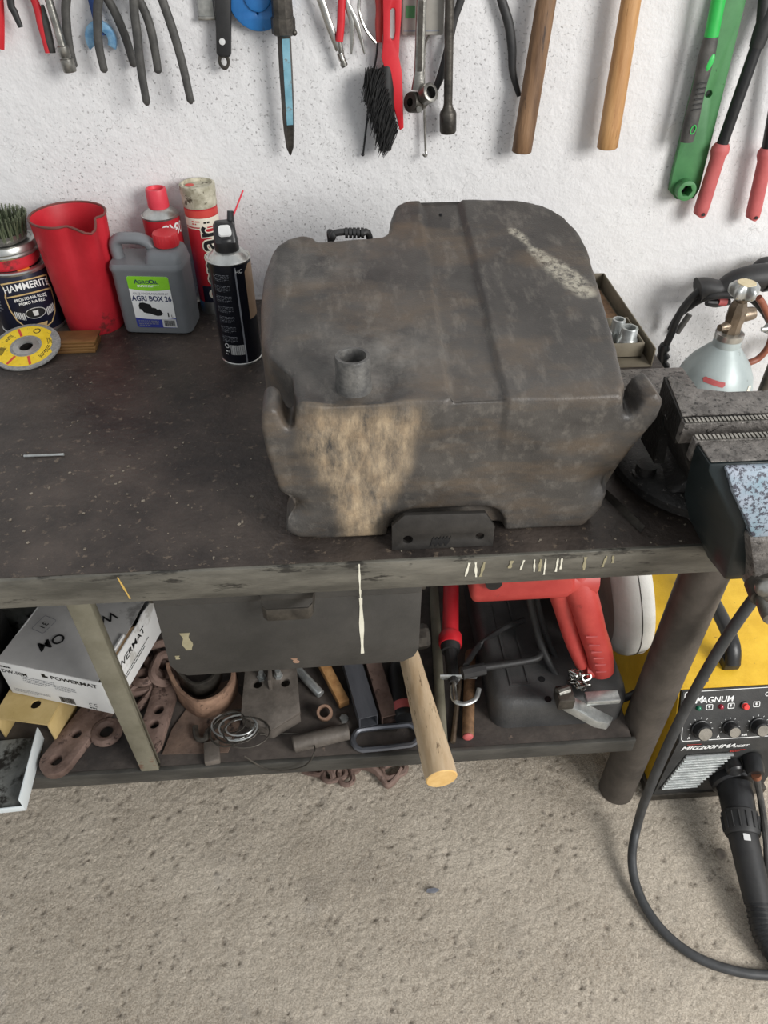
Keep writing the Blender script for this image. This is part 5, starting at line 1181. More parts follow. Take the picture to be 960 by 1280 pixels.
pp('reset_button', MB().lathe([(.0065, 0), (.0065, .003), (.0052, .004), (.0052, .009), (.004, .010), (.001, .010)], 22, mx=T(.114, ly, 0)), 'button_red')
pp('button_collar', MB().lathe([(.0078, 0), (.0078, .003), (.0066, .0035)], 22, mx=T(.114, ly, 0)), 'black_plastic')
for x in (.0505, .0900, .1370):
    pp('pictogram_frame', flat([rrect(x-.0062, ly-.0055, x+.0062, ly+.0055, .002), rrect(x-.005, ly-.0043, x+.005, ly+.0043, .0014)]), 'white_print')
    pp('pictogram', flat([[(x-.002, ly+.003), (x+.0015, ly+.003), (x+.0002, ly+.0005), (x+.002, ly+.0005), (x-.001, ly-.0035), (x-.0002, ly-.0005), (x-.0022, ly-.0005)]]), 'white_print')
ky = .030
for kx, kr in ((.037, .0160), (.091, .0130), (.143, .0145), (.195, .0145)):
    kb = pp('control_knob', MB().lathe([(kr*1.12, 0), (kr*1.12, .003), (kr, .004), (kr*.92, .017), (kr*.86, .018)], 24, mx=T(kx, ky, 0)), 'black_plastic')
    fin('knob_cap', MB().lathe([(.001, .0175), (kr*.78, .0175), (kr*.76, .0195), (.001, .0195)], 24, mx=T(kx, ky, 0)), 'chrome', kb, mx=WL @ PM @ T(0, 0, .0012))
    for k in range(9):
        a = R(210-30*k); pp('scale_mark', MB().box((kr*1.28, -.0004, 0), (kr*1.45, .0004, .0001), T(kx, ky, 0) @ RZ(math.degrees(a))).mesh('s'), 'white_print')
for s_, x in (('A', .0170), ('A', .0715), ('mA', .120)): ptx(s_, .0075, x, .0125, .02)
# lower front: model name, louvres, sockets
FM = T(wx0+.004, wy-.0006, Zb) @ RX(90)
def fp(name, me, m, dz=.0008): return fin(name, me, m, w, mx=WL @ FM @ T(0, 0, dz))
me = text2d('MIG200MMA', .0165, .035, 1.12, 'LEFT', .25); me.transform(T(.008, .168, 0)); fp('lettering', me, 'white_print')
me = text2d('-IGBT', .0105, .03, 1.1, 'LEFT', .25); me.transform(T(.106, .1655, 0)); fp('lettering', me, 'white_print')
me = MB().box((.016, .180, 0), (.042, .1812, .0001)).mesh('l'); fp('red_line', me, 'red_print')
textl = textlines(w, WL @ FM @ T(.120, .150, .0008), .030, .008, 2, 'red_print')
lv = [(.004, .020), (.078, .020), (.120, .145), (.024, .145)]
fp('louvre_field', flat([lv]), 'weld_black')
for k in range(13):
    y = .0245+.0092*k; f_ = (y-.020)/.125; xa = .004+.020*f_+.002; xb = .078+.042*f_-.002
    fp('louvre', MB().prism([(0, 0), (.0052, 0), (.0040, .0042), (.0008, .0030)], xa, xb, 'x', Matrix(((1, 0, 0, 0), (0, 1, 0, y), (0, 0, 1, 0), (0, 0, 0, 1)))), 'zinc')
fin('base_skirt', MB().box((wx0-.008, wy-.004, .004), (wx1+.008, wy+.35, Zb+.002)), 'steel_dark', w, w=True, bev=.002)
for x in (wx0+.02, wx1-.02):
    for y in (wy+.03, wy+.31): fin('foot', MB().tube([(x, y, -.004), (x, y, .006)], .012, 12), 'black_rubber', w, w=True)
q = at(882, 850, z=Zt+.004); sq = fin('cover_screw', MB().lathe([(.001, 0), (.0052, 0), (.0048, .0026), (.003, .0032), (.001, .0032)], 14), 'brass', w, mx=T(q.x, q.y, Zt+.0035), w=True)
# carrying handle
hx = at(925, 800, z=Zt+.02)
for y in (wy+.10, wy+.29): fin('handle_foot', MB().box((.668, y-.018, Zt+.0035), (.698, y+.018, Zt+.022)), 'black_plastic', w, w=True, bev=.003)
fin('carry_handle', MB().tube(smooth_path([(.683, wy+.085, Zt+.018), (.683, wy+.105, Zt+.045), (.683, wy+.15, Zt+.055), (.683, wy+.24, Zt+.055), (.683, wy+.285, Zt+.045), (.683, wy+.305, Zt+.018)], 5), .012, 12, flat=(1.2, .8)), 'black_plastic', w, w=True)
# torch connector and lead going to the floor
cp = at(916, 978, y=wy-.012)
fin('connector_flange', MB().tube([(cp.x, wy-.001, cp.z), (cp.x, wy-.014, cp.z), (cp.x, wy-.018, cp.z)], [.040, .040, .036], 32), 'black_plastic', w, w=True)
tc = thing('torch_connector', 'thick black torch plug and ribbed cable plugged into the welding machine', 'torch cable', (cp.x, wy-.1, 0))
p0 = Vector((cp.x, wy-.0185, cp.z)); pe = at(930, 1050, z=.062); pf = at(948, 1130, z=.032)
d1 = (pe-p0)
fin('plug', MB().tube([p0, p0+d1*.1, p0+d1*.45, p0+d1*.5, p0+d1*.55], [.033, .0315, .030, .0285, .0285], 28), 'black_plastic', tc, w=True)
fin('plug_collar', MB().tube([p0+d1*.5, p0+d1*.53, p0+d1*.9, p0+d1*.94], [.0285, .0325, .031, .028], 28), 'black_rubber', tc, w=True)
ax = d1.normalized(); up_ = Vector((0, 0, 1)); e1 = (up_-ax*up_.dot(ax)).normalized(); e2 = ax.cross(e1)
for k in range(16):
    a = 2*PI*k/16; o_ = e1*math.cos(a)*.0325+e2*math.sin(a)*.0325
    fin('collar_rib', MB().tube([p0+d1*.58+o_, p0+d1*.86+o_*.965], .0018, 6), 'black_rubber', tc, w=True)
pts = smooth_path([p0+d1*.92, pe, (pe+pf)/2, pf, at(956, 1165, z=.022), at(975, 1195, z=.018), at(1010, 1215, z=.018)], 5)
fin('cable_boot', MB().tube(pts[:16], lerp_list([.0268, .0262, .0248, .0235], 16), 20), 'black_rubber', tc, w=True)
fin('boot_sticker', flat([rrect(-.006, -.006, .006, .006, .001)], .0003), 'silver_print', tc, mx=orient(pe+e1*.0262+e2*.004+ax*.004, e1), w=True)
fin('cable', MB().tube(pts[14:], .0205, 16), 'black_rubber', tc, w=True)
for k in range(14):
    i = 15+k
    if i+1 < len(pts): fin('boot_rib', MB().tube([pts[i], pts[i]+(pts[i+1]-pts[i])*.45], .0222, 16), 'black_plastic', tc, w=True)
# gas plug and thin lead
gp = at(934, 953, y=wy-.01)
fin('socket_cover', MB().tube([(gp.x-.022, wy-.001, gp.z-.012), (gp.x-.022, wy-.018, gp.z-.012), (gp.x-.022, wy-.022, gp.z-.012)], [.016, .016, .013], 24), 'black_plastic', w, w=True)
pg = thing('power_plug', 'small black plug with copper ring and thin lead on the welder front', 'plug', (gp.x, wy-.02, 0))
g0 = Vector((gp.x+.010, wy-.002, gp.z+.004)); g1 = at(945, 968, y=wy-.035); g2 = at(951, 1000, y=wy-.05); 
fin('plug_body', MB().tube([g0, g0+(g1-g0)*.6, g1], [.018, .0175, .0145], 20), 'black_plastic', pg, w=True)
fin('copper_ring', MB().tube([g1, g1+(g2-g1)*.12], .0085, 14), 'copper', pg, w=True)
pts = smooth_path([g1, g2, at(958, 1050, z=.08), at(962, 1100, z=.03), at(985, 1150, z=.006)], 5)
fin('lead', MB().tube(pts, .0062, 10), 'grip_grey', pg, w=True)

# the big loop of cable from the vise side down to the floor
lc = thing('earth_cable', 'thick grey-black cable looping from behind the vise down onto the floor', 'cable', (.55, .6, 0))
R_ = .0082
pts = [at(975, 715, y=.66), at(945, 745, y=.655), at(905, 802, y=.650), at(868, 865, y=.640), at(838, 925, y=.632), at(812, 985, y=.622), at(797, 1030, z=.055), at(790, 1075, z=.028), at(800, 1120, z=.012), at(828, 1163, z=R_-.002), at(870, 1196, z=R_-.002), at(920, 1214, z=R_-.002), at(965, 1219, z=R_-.002), at(1030, 1217, z=R_-.002)]
mat('cable_grey', c(52, 53, 54), c(68, 69, 70), 30, .5, bump=.1)
fin('cable_sheath', MB().tube(smooth_path(pts, 7), R_, 14), 'cable_grey', lc, w=True)
# ------------------------------------------------------------------ things on the lower shelf
S = SHELF+.0004
def sp(px, py, z=S): return at(px, py, z=z)
# stained sheet and black box at the left
tag(fin('stained_sheet', MB().box((-.98, -.002, 0), (-.575, .002, .50), T(0, .962, S) @ RX(-4)), 'dirty_sheet', bev=.0008), 'grey stained sheet of metal standing on the shelf behind the carton', 'sheet')
tag(fin('black_crate', MB().loft([[(-.79, .79, S), (-.632, .79, S), (-.632, .94, S), (-.79, .94, S)], [(-.80, .78, .46), (-.624, .78, .46), (-.624, .945, .46), (-.80, .945, .46)]]), 'black_rubber', bev=.006), 'plain black crate standing on the shelf left of the carton', 'crate')
# yellow channel
yc = thing('yellow_channel', 'short yellow painted steel channel with a hole, under the carton', 'steel channel', (-.56, .80, S), (0, 0, R(-12)))
fin('channel_web', flat([[(-.050, -.045), (.050, -.045), (.050, .085), (-.050, .085)], circ(.010, -.010, .009, 16)], .004), 'yellow_steel', yc, mx=T(0, 0, .060))
fin('channel_flange', MB().box((.047, -.045, 0), (.051, .085, .058)), 'yellow_steel', yc, bev=.0008); fin('channel_flange', MB().box((-.051, -.045, 0), (-.047, .085, .058)), 'yellow_steel', yc, bev=.0008)
# white enamelled profile sticking out over the shelf rail
a, b_ = sp(24, 1000, .275), sp(52, 892, .275)
d = (b_-a).normalized(); ang = math.degrees(math.atan2(d.y, d.x))-90
we = thing('enamel_panel', 'white-edged steel panel with a dark mottled face jutting over the shelf edge', 'panel', tuple(Vector((a.x, a.y, S))), (0, 0, R(ang)))
fin('panel_face', MB().box((-.26, .0, .006), (-.001, .132, .0085)), 'dirty_sheet', we, bev=.0005)
fin('panel_edge', MB().box((-.0015, .0, .0005), (.001, .132, .036)), 'white_enamel', we, bev=.0005); fin('panel_lip', MB().box((-.26, -.002, .003), (.001, .0, .0165)), 'white_enamel', we, bev=.0004)
# carton
cz = .3045
ct = thing('carton', 'white printed cardboard carton lying on the shelf behind the angle-iron upright', 'carton', (-.412, .757, cz), (0, 0, R(-17)))
bw, bd, bh = .195, .190, .088
fin('front_side', MB().box((-bw, 0, 0), (0, .0025, bh)), 'cardboard_white', ct, bev=.0006)
fin('back_side', MB().box((-bw, bd-.0025, 0), (0, bd, bh)), 'cardboard_white', ct, bev=.0006)
fin('right_side', MB().prism([(.0025, 0), (bd-.0025, 0), (bd-.0025, bh), (bd*.78, bh+.004), (bd*.70, bh-.001), (.0025, bh-.0005)], -.0025, 0, 'x'), 'cardboard_white', ct, bev=.0006)
fin('left_side', MB().box((-bw, .0025, 0), (-bw+.0025, bd-.0025, bh)), 'cardboard_white', ct, bev=.0006)
fin('bottom', MB().box((-bw+.0025, .0025, 0), (-.0025, bd-.0025, .0025)), 'cardboard_brown', ct)
lid = fin('top_flap', MB().loft([[(-bw+.001, .001, bh-.0005), (-.006, .001, bh-.0005), (-.006, .001, bh+.0015), (-bw+.001, .001, bh+.0015)], [(-bw+.001, bd*.5, bh-.003), (-.008, bd*.5, bh-.003), (-.008, bd*.5, bh-.001), (-bw+.001, bd*.5, bh-.001)], [(-bw+.001, bd-.002, bh-.001), (-.012, bd-.002, bh-.001), (-.012, bd-.002, bh+.001), (-bw+.001, bd-.002, bh+.001)]]), 'cardboard_shaded', ct)
fin('torn_edge', MB().prism([(-.010, .045), (-.003, .040), (-.003, .125), (-.008, .120), (-.014, .10), (-.009, .08)], bh-.003, bh-.0015), 'cardboard_brown', ct)
fin('side_flap', MB().box((-.013, .048, 0), (-.0095, .100, .006), T(0, 0, bh-.001) @ RY(-8)), 'cardboard_white', ct)
FM2 = T(-bw, -.0004, 0) @ RX(90)
def ctx(s_, size, x, y, bold=.01, sx=1, m='black_print', al='LEFT'): return fin('lettering', text2d(s_, size, bold, sx, al), m, ct, mx=FM2 @ T(x, y, .0002))
ctx('DW-50M', .0125, .004, .066, .01); textlines(ct, FM2 @ T(.024, .079, .0002), .036, .006, 1, 'black_print', fill=.6)
fin('logo_square', flat([[(.083, .071), (.094, .071), (.094, .076), (.090, .076), (.090, .081), (.083, .081)]]), 'black_print', ct, mx=FM2 @ T(0, 0, .0002))
ctx('POWERMAT', .0125, .099, .075, .025, 1.25)
textlines(ct, FM2 @ T(.070, .052, .0002), .062, .020, 4, 'grey_print', fill=.32); textlines(ct, FM2 @ T(.118, .047, .0002), .040, .016, 4, 'grey_print', fill=.3)
textlines(ct, FM2 @ T(.045, .014, .0002), .070, .010, 3, 'grey_print', fill=.28)
barcode(ct, FM2 @ T(.112, .013, .0002), .028, .016)
for xx in (.158, .167):
    fin('ce_mark', flat([[(xx+.0045*math.cos(R(a)), .016+.0045*math.sin(R(a))) for a in range(60, 301, 20)]+[(xx+.0034*math.cos(R(a)), .016+.0034*math.sin(R(a))) for a in range(300, 59, -20)]]), 'black_print', ct, mx=FM2 @ T(0, 0, .0002))
textlines(ct, FM2 @ T(.165, .006, .0002), .026, .004, 1, 'black_print', fill=.7)
TM = T(-bw, 0, bh+.0016)
def ttx(s_, size, x, y, rot, bold=.01): return fin('lettering', text2d(s_, size, bold, .95), 'black_print', ct, mx=TM @ T(x, y, 0) @ RZ(rot))
ttx('OM', .030, .070, .058, 228); ttx('WER', .030, .128, .118, 228); ttx('31', .017, .036, .088, 258, 0)
fin('number_frame', flat([rrect(-.017, -.014, .017, .014, .004), rrect(-.016, -.013, .016, .013, .003)]), 'grey_print', ct, mx=TM @ T(.036, .090, .0) @ RZ(258))
RM = T(.0004, 0, 0) @ RZ(90) @ RX(90)
fin('lettering', text2d('POWERMAT', .020, .015, 1.1, 'LEFT'), 'black_print', ct, mx=RM @ T(.020, .062, .0002))
textlines(ct, RM @ T(.09, .030, .0002), .11, .012, 2, 'black_print', fill=.35)

# rusty drawbars
def slot_bar(label, p0, p1, w_, holes, th, m, z, name='drawbar', group=None, drop=0):
    p0 = at(*p0, z=z); p1 = at(*p1, z=z); d = p1-p0; L_ = d.length; ang = math.atan2(d.y, d.x)
    o = [(w_*math.cos(R(a)), w_*math.sin(R(a))) for a in range(90, 271, 15)]+[(L_, -w_), (L_, w_)]
    me = flat([o]+[circ(h_*L_, 0, r_, 18) for h_, r_ in holes], th, .0012)
    return tag(fin(name, me, m, mx=T(p0.x, p0.y, z-th/2) @ Matrix.Rotation(ang, 4, 'Z') @ RY(drop)), label, 'bar', group)
slot_bar('rusty flat iron bar with two big holes under the carton', (70, 950), (150, 848), .026, ((.0, .0115), (.30, .0100)), .014, 'rust', S+.0148)
slot_bar('rusty tapered iron bar with two holes right of the upright', (186, 926), (214, 838), .021, ((.22, .0100), (.42, .0105)), .014, 'rust', S+.020)
q = sp(133, 915, S+.010)
tag(fin('iron_eye', MB().tube([tuple(q+Vector((.020*math.cos(2*PI*k/24), .020*math.sin(2*PI*k/24), 0))) for k in range(24)], .0085, 10, closed=True, up=(0, 0, 1)), 'rust'), 'thick rusty iron ring lying between the two drawbars', 'ring')
q = sp(236, 925, S)
tag(fin('rusty_sheet', MB().prism([(-.335, .712), (-.222, .708), (-.195, .80), (-.23, .86), (-.285, .84), (-.325, .76)], S, S+.003), 'rust_brown'), 'flat rusty sheet offcut lying on the shelf edge', 'sheet')
# rusty chain links behind, by the carton
prev = [(172, 870, .012, 60), (180, 852, .020, 10), (188, 832, .014, 70), (196, 818, .024, 20), (176, 838, .034, 120), (205, 836, .032, 80)]
ch = thing('rusty_chain', 'heap of heavy rusty chain links between the carton and the curved band', 'chain', tuple(sp(188, 845, S)))
for k, (px, py, dz, rz) in enumerate(prev):
    q = sp(px, py, S+dz); fin('chain_link', link_of(.060, .036, .0085), 'rust', ch, mx=T(q.x, q.y, q.z) @ RZ(rz) @ RX(35 if k % 2 else 5), w=True)
# curved rusty bands (bent strap on edge)
def band(label, pts, zc, h_, th, m):
    P = smooth_path([at(px, py, z=zc) for px, py in pts], 7); rings = []
    for i, p in enumerate(P):
        t = (P[min(i+1, len(P)-1)]-P[max(i-1, 0)]); t.z = 0; t.normalize(); nrm = Vector((t.y, -t.x, 0))
        rings.append([p+nrm*th+Vector((0, 0, -h_)), p+nrm*th+Vector((0, 0, h_)), p-nrm*th+Vector((0, 0, h_)), p-nrm*th+Vector((0, 0, -h_))])
    return tag(fin('bent_strap', MB().loft(rings), m, bev=.001), label, 'strap')
band('outer rusty orange U-shaped bent iron strap lying on the shelf', [(212, 838), (216, 852), (228, 872), (250, 886), (276, 878), (292, 858), (292, 838), (286, 815)], S+.026, .024, .0035, 'rust_orange')
band('inner dark U-shaped bent strap nested inside the rusty one', [(222, 838), (228, 850), (244, 862), (262, 858), (272, 846), (274, 832)], S+.034, .020, .003, 'steel_dark')
# wire coil
wc = thing('wire_coil', 'loose coil of thin grey wire with one end hanging over the shelf edge', 'wire', tuple(sp(305, 915, S)))
rnd = random.Random(11)
for k in range(7):
    cx_, cy_ = 297+rnd.uniform(-10, 12), 910+rnd.uniform(-8, 8); rr = rnd.uniform(.018, .034); zc = S+.008+.004*k; q = sp(cx_, cy_, zc); a0 = rnd.uniform(0, 6)
    tx, ty = rnd.uniform(-.25, .25), rnd.uniform(-.25, .25)
    pts = [tuple(q+Vector((rr*1.25*math.cos(a0+.35*j), rr*math.sin(a0+.35*j), rr*(tx*math.cos(a0+.35*j)+ty*math.sin(a0+.35*j))+.0004*j+.004))) for j in range(19)]
    fin('wire_loop', MB().tube(pts, .0016, 6), 'zinc' if k % 2 else 'steel_dark', wc, w=True)
pts = smooth_path([sp(325, 918, S+.012), sp(350, 917, S+.006), sp(378, 918, S+.006), sp(391, 928, S+.010), at(393, 940, y=.680), at(384, 955, y=.672), at(365, 962, y=.674), at(335, 962, y=.676), at(305, 945, y=.684)], 6)
fin('wire_end', MB().tube(pts, .0014, 6), 'steel_dark', wc, w=True)
tag(fin('iron_offcut', MB().box((-.013, -.018, 0), (.013, .022, .014), T(*sp(266, 945, S)) @ RZ(8)), 'plate_grey', bev=.002), 'small square iron offcut on the shelf rail beside the wire coil', 'offcut')
tag(fin('iron_shackle', MB().tube(smooth_path([sp(244, 908, S+.010), sp(246, 922, S+.010), sp(256, 924, S+.010), sp(262, 912, S+.010), sp(280, 902, S+.012)], 5), .0055, 8), 'steel_dark'), 'small dark hooked iron piece beside the bent strap', 'hook')
# pentagon bracket with holes
p = sp(340, 880, S+.020)
me = flat([[(-.052, -.028), (-.002, -.058), (.002, -.058), (.050, -.030), (.046, .056), (-.046, .056)], circ(-.024, .030, .0095, 16), circ(.026, .028, .0095, 16)], .010, .001)
bp_ = thing('clamp_plate', 'grey five-sided iron plate with two holes and a bolt, under the drawer', 'bracket', (p.x, p.y, S), (0, 0, R(2)))
fin('plate', me, 'plate_grey', bp_, mx=T(0, 0, .034) @ RX(10))
fin('plate_lip', MB().prism([(-.052, -.030), (-.002, -.060), (.002, -.060), (.050, -.032), (.050, -.026), (.002, -.054), (-.002, -.054), (-.052, -.024)], .004, .028), 'plate_grey', bp_)
fin('rib', MB().box((-.003, .015, .036), (.003, .056, .070)), 'plate_grey', bp_, bev=.001)
for x in (-.016, .014): fin('bolt', MB().lathe([(.001, 0), (.0085, 0), (.0085, .008), (.005, .0085), (.005, .020), (.001, .020)], 6), 'zinc', bp_, mx=T(x, .040, .043))
fin('support', MB().box((-.040, -.015, 0), (.040, .05, .022)), 'steel_dark', bp_)
# rods, ring, pin
def rod(name, label, cat, p0, p1, z0, z1, r_, m, n=14, tip=None):
    a, b2 = at(*p0, z=z0), at(*p1, z=z1); d = b2-a
    s = MB().tube([a, a+d*.02, a+d*.98, b2], [r_*.85, r_, r_, r_*.85], n); return tag(fin(name, s, m), label, cat)
rod('threaded_rod', 'bright zinc rod sticking out slantwise under the drawer', 'rod', (362, 826), (401, 868), S+.016, S+.010, .0085, 'zinc')
rod('steel_pin', 'short thick grey steel pin lying along the shelf rail', 'pin', (366, 931), (436, 914), S+.015, S+.015, .0145, 'plate_grey', 18)
rg = sp(406, 891, S+.010)
tag(fin('pipe_ring', MB().loft([[(r_*math.cos(2*PI*k/24), r_*math.sin(2*PI*k/24), z_) for k in range(24)] for r_, z_ in ((.0095, 0), (.0140, 0), (.0145, .002), (.0145, .018), (.0135, .020), (.0095, .020))], closed=True, mx=T(rg.x, rg.y, S+.007) @ RX(25)), 'rust_orange'), 'short rusty pipe ring standing on the shelf', 'ring')
tag(fin('hex_nut', MB().lathe([(.001, 0), (.008, 0), (.008, .008), (.001, .008)], 6, mx=T(*sp(430, 900, S))), 'zinc'), 'small zinc nut beside the pipe ring', 'nut')
# square tubes
def sq_tube(label, p0, p1, z, w_, h_, m):
    a, b2 = at(*p0, z=z), at(*p1, z=z); d = (b2-a); L_ = d.length; ang = math.atan2(d.y, d.x)
    t = thing('square_tube', label, 'steel tube', tuple(a), (0, 0, ang), 'steel tubes under the drawer')
    k = .0022
    for lo, hi in (((0, -w_, 0), (L_, -w_+k, h_)), ((0, w_-k, 0), (L_, w_, h_)), ((0, -w_+k, h_-k), (L_, w_-k, h_)), ((0, -w_+k, 0), (L_, w_-k, k))):
        fin('tube_wall', MB().box(lo, hi), m, t)
    return t
mat('bare_steel', c(96, 98, 104), c(124, 126, 132), 20, .4, .6, bump=.15, stretch=(.2, 1, 1))
sq_tube('bare grey steel square tube with its open end on the shelf', (461, 908), (432, 808), S+.012, .017, .030, 'bare_steel')
sq_tube('dark rusty steel square tube beside the bare one', (487, 905), (458, 808), S+.004, .014, .026, 'rust')
tag(fin('iron_strip', MB().box((-.03, -.012, 0), (.03, .012, .0035), T(*sp(475, 907, S)) @ RZ(-4)), 'steel_dark'), 'thin dark iron strip under the square tube ends', 'strip')
tag(fin('wood_lath', MB().box((-.010, -.07, 0), (.010, .09, .018), T(*sp(412, 848, S+.004)) @ RZ(22)), 'wood_honey', bev=.002), 'short tan wooden lath lying under the drawer beside the square tube', 'lath')
L0 = sp(482, 922, S+.005)
tag(fin('steel_loop', link_of(.115, .042, .0052), 'bare_steel', mx=T(L0.x, L0.y, S+.0062) @ RZ(3)), 'long oval steel loop lying on the shelf rail under the square tubes', 'loop')
bl = thing('grease_bottle', 'dark bottle with red lettering band lying behind the pale wooden handle', 'bottle', tuple(sp(508, 880, S)))
a, b2 = sp(506, 898, S+.020), sp(494, 818, S+.020); d = b2-a
fin('bottle_body', MB().tube([a, a+d*.04, a+d*.75, a+d*.85, b2], [.017, .0195, .0195, .010, .009], 20), 'black_plastic', bl, w=True); fin('red_band', MB().tube([a+d*.08, a+d*.20], .0198, 20), 'red_faded', bl, w=True)
# hammer with pale handle
hm = thing('sledgehammer', 'hammer whose thick pale wooden handle juts out over the shelf edge under the drawer', 'hammer', (.11, .87, S))
e0, e1 = at(552, 973, z=.305), at(512, 822, z=.312)
d = e0-e1; n = 12; pts = [e1+d*k/n for k in range(n+1)]; back = e1-d*.18
fin('handle', MB().tube([back]+pts, [.015]+lerp_list([.0190, .0205, .0225, .0245, .0265], n)+[.0262], 20), 'wood_pale', hm, w=True, sharp=50)
fin('handle_end', MB().tube([e0, e0+d.normalized()*.0015], [.0261, .0245], 20), 'wood_end', hm, w=True)
sx = Vector((d.y, -d.x, 0)).normalized()
fin('hammer_head', MB().tube([back-sx*.045, back-sx*.038, back+sx*.038, back+sx*.045], [.021, .024, .024, .021], 8), 'steel_dark', hm, w=True, sharp=20)
# long thin pipe, brass strip, pink stick
rod('thin_pipe', 'long thin grey pipe lying front to back beside the pale wooden handle', 'pipe', (542, 730), (553, 932), S+.010, S+.010, .0095, 'brace_paint')
rod('brass_strip', 'narrow brass rod lying behind the caulking gun hook', 'rod', (577, 835), (566, 928), S+.006, S+.006, .005, 'brass', 8)
bs_ = rod('broom_stick', 'short brown wooden stick with a pinkish end lying beside the saw base', 'stick', (588, 815), (585, 920), S+.011, S+.011, .0105, 'wood_dark', 14)
fin('stick_end', MB().sphere(at(585, 921, z=S+.012), .0095, 12, sc=(1, .5, 1)), 'red_faded', bs_, w=True)
# caulking gun
cg = thing('caulking_gun', 'caulking gun with red barrel, black trigger and steel hook lying on the shelf', 'caulking gun', (.17, .80, S))
A0, A1, A2, A3 = at(564, 720, z=.302), at(563, 800, z=.298), at(563, 815, z=.298), at(566, 842, z=.296)
fin('barrel', MB().tube([A0+(A0-A1)*.9, A0, A1], .0155, 20), 'red_plastic', cg, w=True)
d = A2-A1; fin('end_ring', MB().tube([A1-d*.45, A1-d*.3, A1+d*.35, A1+d*.5], [.0198, .0220, .0220, .0204], 24), 'red_plastic', cg, w=True)
fin('end_plate', MB().tube([A1+d*.4, A1+d*1.0], [.0196, .0165], 20), 'black_rubber', cg, w=True)
fin('frame', MB().tube([A2, A3, A3+(A3-A2)*.4], [.012, .011, .009], 10), 'black_rubber', cg, w=True)
fin('push_rod', MB().tube([A3, A3+(A3-A2)*1.2], .0040, 10), 'steel', cg, w=True)
fin('trigger', MB().tube(smooth_path([at(582, 832, z=.335), at(600, 806, z=.298), at(630, 785, z=.335), at(655, 775, z=.335)], 5), lerp_list([.005, .006, .0055, .0060], 16), 10), 'black_rubber', cg, w=True)
fin('grip', MB().tube(smooth_path([at(600, 835, z=.335), at(635, 830, z=.335), at(668, 824, z=.335), at(676, 818, z=.335)], 5), lerp_list([.007, .0068, .0062, .0075], 16), 12), 'black_rubber', cg, w=True)
fin('trigger_link', MB().tube([at(578, 842, z=.335), at(606, 836, z=.335)], .011, 8), 'black_rubber', cg, w=True)
fin('steel_hook', MB().tube(smooth_path([at(552, 847, z=.29), at(572, 847, z=.29), at(566, 858, z=.29), at(567, 874, z=.29), at(579, 880, z=.29), at(594, 874, z=.29), at(599, 861, z=.29)], 5), .0034, 10, flat=(1, 1.3)), 'zinc', cg, w=True)
fin('hook_plate', MB().tube([at(550, 846, z=.30), at(596, 846, z=.30)], .006, 8, flat=(1, .4)), 'zinc', cg, w=True)

# ------------------------------------------------------------------ metal cut-off saw
sw = thing('cutoff_saw', 'cut-off saw with red handle, pale grey wheel guard and dark base', 'saw', (.36, .88, S))
rings = [[(p[0], p[1], z) for p in rrect(x0, y0, x1, y1, rr, 5)] for x0, y0, x1, y1, rr, z in ((.243, .722, .484, 1.08, .03, S), (.243, .722, .484, 1.08, .03, S+.050), (.249, .728, .480, 1.076, .028, S+.066), (.258, .738, .472, 1.068, .025, S+.072))]
fin('base', MB().loft(rings), 'saw_base', sw, w=True, sharp=50)
for px, py in ((677, 849), (685, 874)):
    q = at(px, py, z=S+.0722); fin('base_hole', MB().lathe([(.001, 0), (.0062, 0), (.0062, .0006), (.001, .0006)], 14), 'black_print', sw, mx=T(q.x, q.y, S+.0720), w=True)
fin('base_rib', MB().prism([(.276, .76), (.312, .76), (.312, 1.02), (.276, 1.02), (.276, 1.016), (.308, 1.016), (.308, .764), (.280, .764), (.280, 1.0), (.276, 1.0)], S+.072, S+.0745), 'saw_base', sw, w=True)
fin('hinge_post', MB().box((.30, .97, S+.07), (.40, 1.05, .50)), 'saw_base', sw, w=True, bev=.008)
# motor body (red) and handle
fin('motor_body', MB().loft([[(.190, .760, .535), (.345, .760, .535), (.345, .93, .530), (.190, .93, .530)], [(.186, .756, .560), (.350, .756, .560), (.350, .94, .570), (.186, .94, .570)], [(.190, .80, .680), (.345, .80, .680), (.345, .94, .690), (.190, .94, .690)]]), 'red_tool', sw, w=True, bev=.010, seg=3)
q = at(617, 728, y=.756); fin('brush_cap', MB().tube([(q.x, .762, q.z), (q.x, .752, q.z)], [.0135, .0125], 20), 'black_plastic', sw, w=True)
HY = .775
hpath = [at(718, 716, y=HY+.02), at(730, 750, y=HY), at(741, 790, y=HY-.01), at(749, 815, y=HY-.015), at(752, 838, y=HY-.015)]
hp = smooth_path(hpath, 6)
fin('handle_grip', MB().tube(hp, lerp_list([.027, .024, .0225, .0225, .0215], len(hp)), 18, flat=(1, .85)), 'red_tool', sw, w=True)
ipath = smooth_path([at(694, 716, y=HY+.02), at(706, 760, y=HY+.015), at(716, 800, y=HY), at(728, 832, y=HY-.01)], 6)
fin('handle_bow', MB().tube(ipath, lerp_list([.022, .018, .014, .011], len(ipath)), 14, flat=(1, .9)), 'red_tool', sw, w=True)
fin('handle_foot', MB().tube([hpath[-1]+Vector((-.030, 0, .004)), hpath[-1]+Vector((.012, 0, .002))], .0135, 12), 'red_tool', sw, w=True)
fin('handle_bridge', MB().tube([at(690, 722, y=HY+.02), at(742, 722, y=HY+.02)], .028, 16), 'red_tool', sw, w=True)
for k in range(6):
    p = hp[-4-k*2]+Vector((-.006, -.0190, 0)); fin('grip_groove', MB().box((p.x-.008, p.y-.001, p.z-.0012), (p.x+.010, p.y+.001, p.z+.0012)), 'red_faded', sw, w=True)
